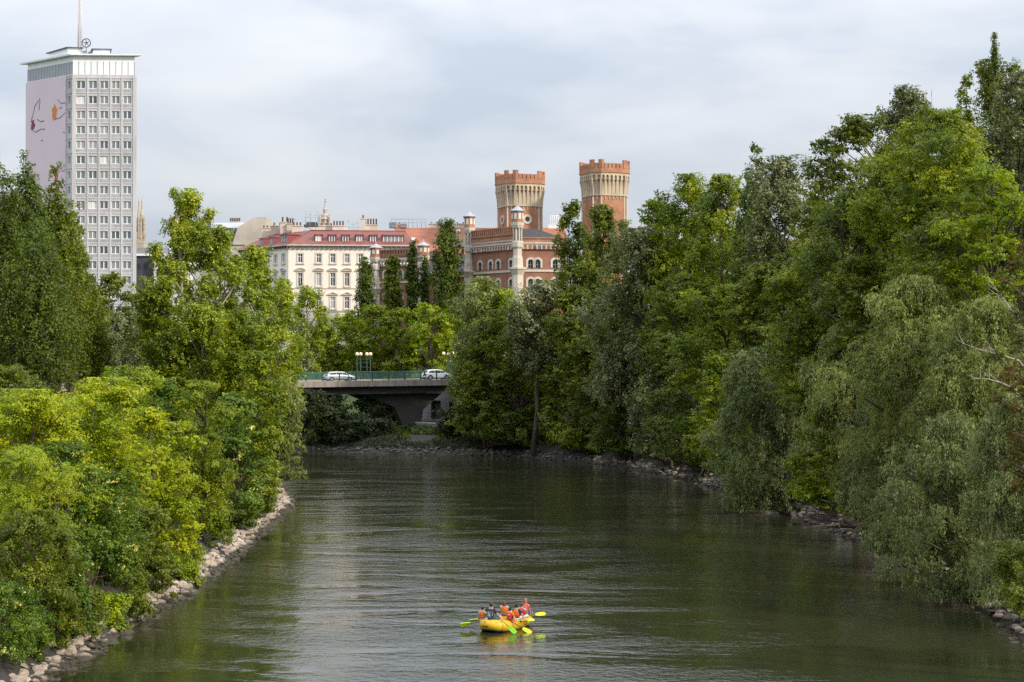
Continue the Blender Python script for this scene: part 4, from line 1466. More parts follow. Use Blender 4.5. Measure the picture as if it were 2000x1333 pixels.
# white metal top storey, roof slab, plant rooms
up = MB()
ub = off(body, -0.12)
up.prism(ub, zt_wall, tz(108.5), 0)
up.build('top_storey', METALW, tower)
sb = MB()
for (fr_, ln, nn) in ((frame(ub[1], ub[2]), Wf, 10), (frame(ub[0], ub[1]), Wl, 16)):
    for k in range(nn + 1):
        a = (ln - .3) * k / nn
        sb.box((a - .035, 0.002, zt_wall + .1), (a + .035, .09, tz(119)), fr=fr_)
sb.build('cladding_seam', GREYM, tower)
lb = MB()
fr_u = frame(ub[0], ub[1])
lb.box((0.15, 0.004, zt_wall + .25), (Wl - .4, .05, tz(119.6)), fr=fr_u)  # greyer band over the cladding on the printed side only
lb.build('grey_side_band', mat('grey_side_cladding', (0.36, 0.37, 0.40), .5, .1, .6), tower)
rs = MB()
rs.prism(off(body, .85), tz(108.0), tz(105.0))
rs.build('roof_slab', mat('roof_slab_white', (0.74, 0.75, 0.76), .6, .05, .5), tower)
pr = MB()
def roof_q(px, dy):
    return (X(px, 400 + dy) - TX, dy)


def roof_box(pts, z0, z1, z2):
    pr.prism([roof_q(*p) for p in pts], z0, z1)
    pr.prism(off([roof_q(*p) for p in pts], .45), z1 + .003, z2, 1)


roof_box([(94, 9.5), (131, 2.2), (156, 2.8), (122, 10)], tz(104.9), tz(90), tz(88))
roof_box([(181, 3), (213, 3.4), (211, 8), (177, 8)], tz(104.9), tz(91.5), tz(90))
a_, b_ = roof_q(159, 2.2), roof_q(166, 2.9)
pr.box((a_[0], a_[1], tz(104.9)), (b_[0], b_[1], tz(95)), 2)
a_, b_ = roof_q(170, 2.2), roof_q(177, 2.9)
pr.box((a_[0], a_[1], tz(104.9)), (b_[0], b_[1], tz(98)), 1)
pr.build('plant_room', [METALW, DARKM, GREYM], tower)
# lattice mast
ms = MB()
my0 = 5.2
mx0 = X(154.2, 400 + my0) - TX
hm = .40
z0m, z1m = tz(93), tz(-14)
for (a, b) in ((-1, -1), (1, -1), (1, 1), (-1, 1)):
    ms.tube([(mx0 + a * hm, my0 + b * hm, z0m), (mx0 + a * hm * .8, my0 + b * hm * .8, z1m)], .075, 6, 0)
nb = 22
for k in range(nb):
    za, zc = z0m + (z1m - z0m) * k / nb, z0m + (z1m - z0m) * (k + 1) / nb
    for (a, b, c, d_) in ((-1, -1, 1, -1), (1, -1, 1, 1), (1, 1, -1, 1), (-1, 1, -1, -1)):
        ms.tube([(mx0 + a * hm * .9, my0 + b * hm * .9, za), (mx0 + c * hm * .9, my0 + d_ * hm * .9, zc)], .035, 4, 1)
        ms.tube([(mx0 + a * hm * .9, my0 + b * hm * .9, zc), (mx0 + c * hm * .9, my0 + d_ * hm * .9, zc)], .035, 4, 1)
ms.build('lattice_mast', [mat('mast_paint', (0.62, 0.60, 0.60), .5, .1, 1), mat('mast_brace', (0.52, 0.47, 0.46), .5, .1, 1)], tower)
# round emblem
em = MB()
ec = Vector((X(167, 401.9) - TX, 1.9, tz(80.2)))
em.tube([ec + Vector((.98 * math.cos(t), 0, .98 * math.sin(t))) for t in np.linspace(0, 2 * math.pi, 33)], .13, 6, cap=False)
for k in range(5):
    a = math.pi / 2 + k * 2 * math.pi / 5 + .15
    em.tube([ec, ec + Vector((.80 * math.cos(a), 0, .80 * math.sin(a)))], [.17, .05], 5)
em.tube([ec + Vector((0, 0, -.95)), ec + Vector((0, 0, -2.6))], .1, 6)
em.build('emblem', mat('emblem_metal', (.10, .11, .13), .4, .1, 1, metal=.5), tower)

# ---- cream corner house with the red roof
D0 = 338.0
cx0, cy0 = X(563, D0), D0
SCW = D0 / F
cream = empty('cream_apartment_house', (cx0, cy0, G0), 0, 'cream stucco apartment house with a red hipped roof and a row of dormers', 'building')


def cz(py):
    return Z(py, D0) - G0


CREAM = mat('cream_stucco', (0.80, 0.725, 0.625), .9, .07, .35, stain=.16, stretch=(1, 1, .5))
CREAM_T = mat('greyish_trim_stucco', (0.55, 0.48, 0.41), .9, .12, .8, stain=.2)
ROOF = mat('red_tin_roof', (0.20, 0.062, 0.046), .6, .16, .8, stretch=(1, 1, 1), stain=.2)
ROOF_D = mat('red_dormer_tin', (0.20, 0.032, 0.034), .55, .12, .8)
P0, P1 = (0, 0), (24.6, 2.2)
PL = (-12.0, 15.0)
ff, fl_ = frame(P0, P1), frame(PL, P0)
ze = cz(482.0)
mb = MB()
wcols = [586, 622, 649.5, 677, 703.5, 731, 758, 785]
ww = .95
ops, specs = [], []
for c in wcols:
    a = (c - 563) * SCW
    for (t, b, kind) in ((496, 513.5, 'top'), (533, 559, 'mid'), (580, 603, 'low'), (626, 650, 'gnd')):
        z1, z0 = cz(t), cz(b)
        ops.append((a - ww / 2, a + ww / 2, z0, z1, 0))
        specs.append((a, z0, z1, kind))
wall_with_openings(mb, ff, 0, ff.length, 0, ze, ops, .22)
lops, lspecs = [], []
for k in range(6):
    a = fl_.length - 1.9 - k * 3.0
    for (t, b, kind) in ((496, 513.5, 'top'), (533, 559, 'mid'), (580, 603, 'low')):
        lops.append((a - ww / 2, a + ww / 2, cz(b), cz(t), 0))
        lspecs.append((a, cz(b), cz(t), kind))
wall_with_openings(mb, fl_, 0, fl_.length, 0, ze, lops, .22)
P2, P3 = (20.0, 22.0), (-6, 24)
mb.poly([(*P1, 0), (*P2, 0), (*P2, ze), (*P1, ze)])
mb.poly([(*P2, 0), (*P3, 0), (*P3, ze), (*P2, ze)])
mb.poly([(*P3, 0), (*PL, 0), (*PL, ze), (*P3, ze)])
mb.build('wall', CREAM, cream)
tr = MB()
for (fr_, sp_) in ((ff, specs), (fl_, lspecs)):
    tr.box((-.2, .002, ze - .55), (fr_.length + .2, .10, ze - .42), fr=fr_)
    tr.box((-.1, .002, cz(564)), (fr_.length, .12, cz(564) + .16), fr=fr_)
    tr.box((-.1, .002, cz(609)), (fr_.length, .16, cz(609) + .22), fr=fr_)
    for (a, z0, z1, kind) in sp_:
        e = .26
        tr.box((a - ww / 2 - e, .003, z0 - .05), (a - ww / 2, .075, z1 + e), fr=fr_)
        tr.box((a + ww / 2, .003, z0 - .05), (a + ww / 2 + e, .075, z1 + e), fr=fr_)
        tr.box((a - ww / 2, .003, z1), (a + ww / 2, .075, z1 + e), fr=fr_)
        tr.box((a - ww / 2 - e - .05, .004, z0 - .30), (a + ww / 2 + e + .05, .20, z0 - .06), fr=fr_)
        if kind == 'mid':
            pts = [(a + 1.0 * math.cos(t), z1 + .55 + .45 * math.sin(t)) for t in np.linspace(0, math.pi, 11)]
            for i in range(10):
                p, q = pts[i], pts[i + 1]
                tr.add([fr_(p[0], .005, p[1]), fr_(q[0], .005, q[1]), fr_(q[0], .26, q[1]), fr_(p[0], .26, p[1]),
                        fr_(p[0], .005, p[1] - .14), fr_(q[0], .005, q[1] - .14), fr_(q[0], .26, q[1] - .14), fr_(p[0], .26, p[1] - .14)],
                       [(0, 1, 2, 3), (4, 7, 6, 5), (3, 2, 6, 7)])
            tr.box((a - 1.02, .006, z1 + .40), (a + 1.02, .27, z1 + .54), fr=fr_)
        if kind == 'low':
            for s_ in (-1, 1):
                p, q = (a + s_ * 1.08, z1 + .55), (a, z1 + 1.0)
                tr.add([fr_(p[0], .005, p[1]), fr_(q[0], .005, q[1]), fr_(q[0], .26, q[1]), fr_(p[0], .26, p[1]),
                        fr_(p[0], .005, p[1] - .15), fr_(q[0], .005, q[1] - .15), fr_(q[0], .26, q[1] - .15), fr_(p[0], .26, p[1] - .15)],
                       [(0, 1, 2, 3), (4, 7, 6, 5), (3, 2, 6, 7)])
            tr.box((a - 1.05, .006, z1 + .38), (a + 1.05, .25, z1 + .50), fr=fr_)
tr.build('stucco_trim', CREAM_T, cream)
for (a, z0, z1, kind) in specs:
    window(ff, a - ww / 2, a + ww / 2, z0, z1, cream, WFRAME, GLC, depth=.2, cols=2, transom=.68, fw=.10)
for (a, z0, z1, kind) in lspecs:
    window(fl_, a - ww / 2, a + ww / 2, z0, z1, cream, WFRAME, GLC, depth=.2, cols=2, transom=.68, fw=.10)
co = MB()
base5 = [PL, P0, P1, P2, P3]
co.prism(off(base5, .55), ze + .18, ze + .42, 0)
co.prism(off(base5, .12), ze - .08, ze + .18, 0)
for fr_ in (ff, fl_):
    n = int(fr_.length / .95)
    for k in range(n + 1):
        a = .15 + k * .95
        co.box((a, .13, ze - .30), (a + .30, .50, ze + .175), 1, fr=fr_)
co.build('cornice', [CREAM_T, mat('dark_bracket', (.10, .09, .085), .9, .2, 1)], cream)
rf = MB()
zr = cz(446)
ro = off(base5, .45)
RI = [(-5.2, 15.2), (3.6, 6.2), (22.6, 8.0), (18.0, 18.0), (-3, 19)]
rf.prism(ro, ze + .43, zr, 0, RI)
rf.tube([(*ro[1], ze + .45), (*RI[1], zr + .02)], .14, 6)
rf.tube([(*RI[1], zr + .02), (*RI[2], zr + .02)], .14, 6)
roof_o = rf.build('roof', ROOF, cream)


def dormer(fr_, a, w, z0, z1, dpt, panes):
    m = MB()
    o0 = -1.0
    m.box((a - w / 2 - .14, -dpt, z0 - .2), (a - w / 2, o0, z1 + .02), fr=fr_)
    m.box((a + w / 2, -dpt, z0 - .2), (a + w / 2 + .14, o0, z1 + .02), fr=fr_)
    m.box((a - w / 2, -dpt, z0 - .3), (a + w / 2, o0, z0 - .003), fr=fr_)
    m.box((a - w / 2 - .30, -dpt, z1 + .022), (a + w / 2 + .30, o0 + .25, z1 + .16), fr=fr_)
    d = m.build('dormer', ROOF_D, cream)
    g_ = MB()
    g_.box((a - w / 2, o0 - .16, z0), (a + w / 2, o0 - .10, z1), fr=fr_)
    g_.build('pane', GLT, d)
    f_ = MB()
    e = .13
    for k in range(panes + 1):
        c = a - w / 2 + (w - e) * k / panes
        f_.box((c, o0 - .098, z0), (c + e, o0 - .02, z1), fr=fr_)
    f_.box((a - w / 2 + e, o0 - .097, z0), (a + w / 2 - e, o0 - .024, z0 + e), fr=fr_)
    f_.box((a - w / 2 + e, o0 - .097, z1 - e), (a + w / 2 - e, o0 - .024, z1), fr=fr_)
    f_.build('frame', WFRAME, d)


for c in (621, 647.5, 674, 701, 728):
    dormer(ff, (c - 563) * SCW, 1.15, cz(474), cz(458.5), 5.0, 2)
dormer(ff, (767 - 563) * SCW, 3.9, cz(474), cz(458.5), 5.0, 5)
dormer(fl_, fl_.length - 3.2, 2.6, cz(474), cz(457.5), 5.0, 4)
dormer(fl_, fl_.length - 8.2, 1.2, cz(474), cz(460), 5.0, 2)
dormer(fl_, fl_.length - 12.0, 1.2, cz(474), cz(460), 5.0, 2)
CHIM = mat('chimney_plaster', (.62, .53, .44), .9, .12, .8, stain=.25)
POT = mat('chimney_pot', (.16, .12, .10), .9, .2, 1)


def chimney(parent, x, y, z0, w, dp, h, pots, ph=.9):
    m = MB()
    m.box((x - w / 2, y - dp / 2, z0), (x + w / 2, y + dp / 2, z0 + h))
    m.box((x - w / 2 - .12, y - dp / 2 - .12, z0 + h + .002), (x + w / 2 + .12, y + dp / 2 + .12, z0 + h + .16))
    c = m.build('chimney', CHIM, parent)
    for k in range(pots):
        q = MB()
        xx = x - w / 2 + w * (k + .5) / pots
        q.lathe([(.001, 0), (.17, 0), (.15, ph), (.19, ph + .02), (.19, ph + .14), (.001, ph + .14)], (xx, y, z0 + h + .163), 8)
        q.build('chimney_pot', POT, c)


for (px_, w, h, n, dy, ph) in ((522, 2.2, 1.2, 3, 17, .35), (541, 2.4, 1.5, 2, 15, .5), (556, 1.8, 2.1, 2, 13, .9), (567, 1.4, 1.7, 3, 12.5, 1.0), (580, 2.0, 1.2, 3, 10.5, .5),
                               (661, 2.4, 1.1, 4, 9.5, .8), (709, .9, 2.6, 1, 9.8, .5), (724, 2.8, 1.3, 5, 10.2, 1.1), (637, 3.0, 1.2, 3, 11, .4)):
    xx = X(px_, D0 + dy) - cx0
    chimney(cream, xx, dy, zr - .6, w, 1.0, h + .6, n, ph)
ae = MB()
for (px_, h) in ((605, 4.2), (616, 4.0), (643, 4.0), (681, 2.8), (690, 2.2), (698, 2.4), (576, 3.2)):
    xx = X(px_, D0 + 14) - cx0
    ae.tube([(xx, 14, zr - .5), (xx, 14, zr + h)], .05, 5)
    ae.tube([(xx - .4, 14, zr + h - .3), (xx + .4, 14, zr + h - .3)], .03, 4)
for z_ in (.6, 1.3):
    ae.tube([(X(592, D0 + 14) - cx0, 14, zr + z_), (X(705, D0 + 14) - cx0, 14, zr + z_)], .03, 4)
ae.build('aerial', GREYM, cream)

# ---- roof lantern spire behind the cream house
def simple_house(name, px0, px1, d, py_top, dep, label, wall_m):
    x0, x1 = X(px0, d), X(px1, d)
    e = empty(name, (x0, d, G0), 0, label, 'building')
    w = MB()
    w.box((0, 0, 0), (x1 - x0, dep, Z(py_top, d) - G0))
    w.build('wall', wall_m, e)
    return e, x1 - x0


ORN = mat('pale_ornate_stone', (.40, .36, .31), .85, .15, 1.0)
sp_d = 365.0
spire = empty('roof_lantern', (X(635, sp_d), sp_d, G0), 0, 'small ornate pale lantern spire with gold top above the red roof', 'spire')
zs = Z(443, sp_d) - G0
m = MB()
m.box((-3.4, -1.6, 0), (4.6, 8, zs - .2))
m.build('base', CHIM, spire)
m = MB()
m.lathe([(.001, 0), (1.35, 0), (1.35, .4), (1.1, .5), (1.05, 1.6), (1.3, 1.7), (1.2, 1.95), (.95, 2.1), (.8, 2.6), (.5, 3.0), (.42, 3.7), (.55, 3.8), (.36, 4.1), (.2, 4.6), (.12, 5.4), (.001, 5.5)], (0, 0, zs - .2), 8, smooth=False)
for k in range(4):
    a = math.pi / 4 + k * math.pi / 2
    m.lathe([(.001, 0), (.28, 0), (.25, 1.9), (.30, 2.0), (.05, 3.0), (.001, 3.0)], (1.45 * math.cos(a), 1.45 * math.sin(a), zs - .2), 6, smooth=False)
m.build('lantern', ORN, spire)
m = MB()
m.ball((0, 0, zs + 5.4), .22, 8)
m.tube([(0, 0, zs + 5.4), (0, 0, zs + 6.6)], .06, 5)
m.build('finial', mat('gilded_metal', (.50, .36, .12), .35, .1, 1, metal=.8), spire)
m = MB()
m.box((-4.4, -1.5, zs - .1), (-1.4, 1.5, zs + .35))
m.box((-3.9, -1.0, zs + .352), (-1.8, 1.2, zs + .9))
m.build('plant_box', DARKM, spire)
m = MB()
for x_ in (-4.2, -3.1, -1.6):
    m.tube([(x_, 0, zs + .3), (x_, 0, zs + 3.2)], .045, 4)
m.tube([(-4.2, 0, zs + 2.0), (-1.6, 0, zs + 2.0)], .03, 4)
m.build('scaffold_rail', GREYM, spire)

# ---- grey mansard house behind the aspens
gd = 372.0
gx0 = X(376, gd)
man = empty('mansard_house', (gx0, gd, G0), 0, 'grey mansard roofed house with a bare plaster gable behind the aspens', 'building')


def gz_(py):
    return Z(py, gd) - G0


def gxx(px):
    return X(px, gd) - gx0


SLATE = mat('dark_slate_roof', (.062, .060, .063), .9, .2, 1.5, spec=.2)
PLAS = mat('bare_plaster', (.50, .44, .37), .9, .15, .25, stain=.3)
m = MB()
m.box((0, 0, 0), (gxx(452), 14, gz_(482)))
m.box((gxx(452), .6, 0), (gxx(512), 14, gz_(478)))
m.build('wall', mat('grey_house_wall', (.42, .40, .38), .9, .1, .5), man)
m = MB()
z0, z1 = gz_(481.7), gz_(443)
m.prism([(-.3, -.3), (gxx(452), -.3), (gxx(452), 14.3), (-.3, 14.3)], z0, z1, 0, [(.8, 3.0), (gxx(461) - .02, 3.0), (gxx(461) - .02, 11), (.8, 11)])
m.build('mansard_roof', SLATE, man)
m = MB()
m.prism([(gxx(398), 3.0), (gxx(462), 3.0), (gxx(462), 11), (gxx(398), 11)], z1 + .003, gz_(432), 0, [(gxx(412), 4.5), (gxx(505), 4.0), (gxx(505), 9.5), (gxx(412), 9.5)])
m.build('zinc_roof', mat('zinc_sheet', (.42, .44, .47), .45, .1, .8, metal=.2), man)
m = MB()
m.add([(gxx(452), .3, gz_(478)), (gxx(512), .3, gz_(478)), (gxx(519), .3, gz_(424)), (gxx(497), .3, gz_(424)), (gxx(464), .3, gz_(443)),
       (gxx(452), 13, gz_(478)), (gxx(512), 13, gz_(478)), (gxx(519), 13, gz_(424)), (gxx(497), 13, gz_(424)), (gxx(464), 13, gz_(443))],
      [(0, 1, 2, 3, 4), (9, 8, 7, 6, 5), (0, 5, 6, 1), (1, 6, 7, 2), (2, 7, 8, 3), (3, 8, 9, 4), (4, 9, 5, 0)])
m.build('gable_wall', PLAS, man)
chimney(man, gxx(450), 6, gz_(436), 2.4, 1.0, .6, 6, .7)
chimney(man, gxx(490), 6.2, gz_(430), 3.4, 1.0, .5, 1, .2)
m = MB()
m.lathe([(2.4, 0), (2.1, 2.2), (1.5, 3.8), (.001, 4.2)], (gxx(392), 4, gz_(470)), 8, smooth=False)
m.lathe([(1.3, 0), (1.3, 1.2), (1.7, 1.3), (1.7, 1.5), (.001, 1.5)], (gxx(394), 4, gz_(437)), 8, smooth=False)
m.tube([(gxx(399), 4, gz_(426)), (gxx(399), 4, gz_(402))], .06, 5)
m.tube([(gxx(410), 4, gz_(432)), (gxx(410), 4, gz_(400))], .06, 5)
m.build('corner_dome', SLATE, man)

# ---- orange tiled roof house
od = 352.0
ox0 = X(756, od)
ora = empty('tiled_roof_house', (ox0, od, G0), 0, 'long house with a steep orange tiled roof and skylights between cream house and pavilion', 'building')


def oz(py):
    return Z(py, od) - G0


def oxx(px):
    return X(px, od) - ox0


TILE = mat('orange_clay_tiles', (.34, .13, .075), .85, .2, 1.6, stretch=(1, 1, 3), stain=.25)
m = MB()
m.box((0, 0, 0), (oxx(1110), 16, oz(492)))
m.build('wall', mat('salmon_wall', (.50, .30, .20), .9, .1, .6), ora)
m = MB()
m.prism([(-.5, -.5), (oxx(1112), -.5), (oxx(1112), 16.5), (-.5, 16.5)], oz(491.6), oz(440), 0, [(1.2, 7.2), (oxx(1105), 7.2), (oxx(1105), 8.8), (1.2, 8.8)])
m.build('roof', TILE, ora)
for (px_, py_) in ((893, 448), (912, 450), (931, 468), (805, 466)):
    fq = (491.6 - py_) / (491.6 - 440)
    c = Vector((oxx(px_), -.5 + 7.7 * fq, oz(py_)))
    nrm = Vector((0, -(oz(440) - oz(491.6)), 7.7)).normalized()
    up_ = Vector((0, 7.7, (oz(440) - oz(491.6)))).normalized()
    q = MB()
    u_ = Vector((1, 0, 0))
    for (e, o_, mi_) in ((.55, .10, 0), (.42, .13, 1)):
        pts = [c + u_ * e * s1 + up_ * e * 1.35 * s2 for s1, s2 in ((-1, -1), (1, -1), (1, 1), (-1, 1))]
        q.add([p + nrm * o_ for p in pts] + [p - nrm * .05 for p in pts], [(0, 1, 2, 3), (0, 4, 5, 1), (1, 5, 6, 2), (2, 6, 7, 3), (3, 7, 4, 0)], mi_)
    q.build('skylight', [DARKM, mat('skylight_glass', (.55, .58, .60), .1, .05, 1)], ora)
for (px_, w, h) in ((844, 2.2, .9), (897, 2.6, .9), (771, 1.4, .8)):
    chimney(ora, oxx(px_), 8, oz(441), w, 1.2, h, 2, .15)
m = MB()
for k in range(9):
    xx = oxx(760) + k * .9
    m.tube([(xx, 6.5, oz(440)), (xx, 6.5, oz(423))], .045, 4)
m.tube([(oxx(760), 6.5, oz(423)), (oxx(760) + 7.2, 6.5, oz(423))], .045, 4)
m.tube([(oxx(760), 6.5, oz(430)), (oxx(760) + 7.2, 6.5, oz(430))], .045, 4)
m.box((oxx(755), 6.8, oz(440)), (oxx(768), 8.8, oz(429)))
m.box((oxx(778), 6.8, oz(440)), (oxx(790), 8.8, oz(432)))
m.build('roof_plant', GREYM, ora)
m = MB()
for k in range(5):
    xx = oxx(1077) + k * .42
    m.tube([(xx, 8, oz(436)), (xx, 8, oz(414))], .06, 4)
m.tube([(oxx(1077), 8, oz(416)), (oxx(1077) + 1.7, 8, oz(416))], .05, 4)
m.box((oxx(1072), 7, oz(445)), (oxx(1092), 9.5, oz(434)))
m.build('roof_vent', METALW, ora)
# dark tiled annex roof lower in front
ax_d = 338.0
ann = empty('annex_house', (X(868, ax_d), ax_d, G0), 0, 'low annex with a dark tiled roof and orange brick openings behind the broadest poplar', 'building')
wA = X(940, ax_d) - X(868, ax_d)
zA = Z(482, ax_d) - G0
fA = frame((0, 0), (wA, 0))
m = MB()
aops = [(wA * (k + .25) / 7, wA * (k + .7) / 7, zA - 1.9, zA - .5, 0) for k in range(7)]
wall_with_openings(m, fA, 0, wA, 0, zA, aops, .4)
m.build('wall', mat('orange_brick_wall', (.52, .22, .10), .9, .1, .8), ann)
m = MB()
m.box((0, .4, 0), (wA, 9, zA - .05))
m.build('dark_interior', DARKM, ann)
m = MB()
m.prism([(-.3, -.4), (wA + .3, -.4), (wA + .3, 9), (-.3, 9)], zA + .002, Z(462, ax_d) - G0, 0, [(-.3, 4.0), (wA + .3, 4.0), (wA + .3, 4.4), (-.3, 4.4)])
m.build('roof', mat('dark_brown_tiles', (.12, .095, .085), .85, .2, 1.6), ann)

# ---- dark building and gothic pinnacles beside the tower
dk, wd = simple_house('dark_office_block', 262, 300, 430, 500, 20, 'dark grey office block with a flat pale roof edge beside the tower', mat('dark_facade', (.055, .058, .075), .5, .2, .5))
m = MB()
hz = Z(500, 430) - G0
m.box((-.4, -.5, hz + .003), (wd + 4, 20, hz + .5))
m.box((-.2, .5, hz + .503), (wd + 5, 20, hz + 2.0), 1)
m.build('roof_edge', [METALW, GREYM], dk)
m = MB()
for k in range(7):
    m.tube([(k * 1.1, .6, hz + 2), (k * 1.1, .6, hz + 3.1)], .05, 4)
m.tube([(0, .6, hz + 3.1), (7, .6, hz + 3.1)], .05, 4)
m.build('roof_railing', GREYM, dk)
fD = frame((0, 0), (wd, 0))
for k in range(3):
    for j in range(5):
        q = MB()
        q.box((.8 + k * 1.6, .002, hz - 3.2 - j * 3.3), (1.6 + k * 1.6, .06, hz - 2.0 - j * 3.3), fr=fD)
        q.build('window', GLC, dk)
pl, wp = simple_house('pale_office_block', 300, 352, 428, 497, 18, 'pale plastered block glimpsed behind the tallest airy aspen', mat('pale_plaster_wall', (.62, .60, .56), .9, .08, .4))
fP = frame((0, 0), (wp, 0))
for k in range(4):
    for j in range(4):
        q = MB()
        q.box((.7 + k * 1.5, .002, Z(497, 428) - G0 - 2.6 - j * 3.2), (1.4 + k * 1.5, .05, Z(497, 428) - G0 - 1.2 - j * 3.2), fr=fP)
        q.build('window', GLD, pl)
gh = 640.0
goth = empty('gothic_church_spires', (X(274, gh), gh, G0), 0, 'weathered beige gothic church pinnacles peeking out behind the tower', 'church')
SAND = mat('weathered_sandstone', (.46, .38, .29), .9, .25, .5, stain=.4)
for k, (px_, top) in enumerate(((270.5, 386), (276.5, 384), (273.5, 440))):
    xx = X(px_, gh) - X(274, gh)
    m = MB()
    zt_ = Z(top, gh) - G0
    hw_ = .95 if k < 2 else 1.3
    m.box((xx - hw_, -hw_ + k * .01, 0), (xx + hw_, hw_, zt_ - 13))
    for (dx, dy) in ((-1, -1), (1, -1), (1, 1), (-1, 1)):
        m.lathe([(.28, 0), (.24, 5.0), (.34, 5.1), (.03, 8.0)], (xx + dx * hw_, dy * hw_, zt_ - 15.5), 6, smooth=False)
    m.lathe([(hw_ * .9, 0), (hw_ * .75, 4), (hw_ * .9, 4.2), (.55, 6.5), (.2, 11), (.32, 11.2), (.05, 13)], (xx, 0, zt_ - 13), 8, smooth=False)
    m.build('pinnacle', SAND, goth)

# ---- brick barracks
BRICK = brick_mat('red_brick', (.29, .105, .062), (.24, .085, .05), (.38, .24, .17))
BRICK_O = brick_mat('orange_brick', (.40, .165, .085), (.34, .135, .068), (.46, .28, .19))
STONEW = mat('pale_dressed_stone', (.55, .485, .41), .85, .12, .7, stain=.22, stretch=(1, 1, .4))
STONEY = mat('warm_dressed_stone', (.50, .405, .295), .85, .15, .7, stain=.28, stretch=(1, 1, .4))
ZINC = mat('pale_zinc_cap', (.36, .38, .41), .5, .1, 1, metal=.3)


def arch_band(mb, fr_, a0, a1, z0, z1, n, depth, mi=0):
    """row of little round arches on corbels standing proud of the wall"""
    w = (a1 - a0) / n
    pw = w * .24
    ops_ = []
    for k in range(n):
        ops_.append((a0 + k * w + pw / 2, a0 + (k + 1) * w - pw / 2, z0, z1 - (z1 - z0) * .22, (w - pw) / 2))
    f2 = lambda a, o, z: fr_(a, o + depth, z)
    wall_with_openings(mb, f2, a0, a1, z0, z1, [(o[0], o[1], z0, o[3], o[4]) for o in ops_], depth - .01, mi, 6)
    mb.poly([f2(a0, 0, z1), f2(a1, 0, z1), fr_(a1, 0, z1), fr_(a0, 0, z1)], mi)
    mb.poly([fr_(a0, 0, z0), f2(a0, 0, z0), f2(a0, 0, z1), fr_(a0, 0, z1)], mi)
    mb.poly([f2(a1, 0, z0), fr_(a1, 0, z0), fr_(a1, 0, z1), f2(a1, 0, z1)], mi)


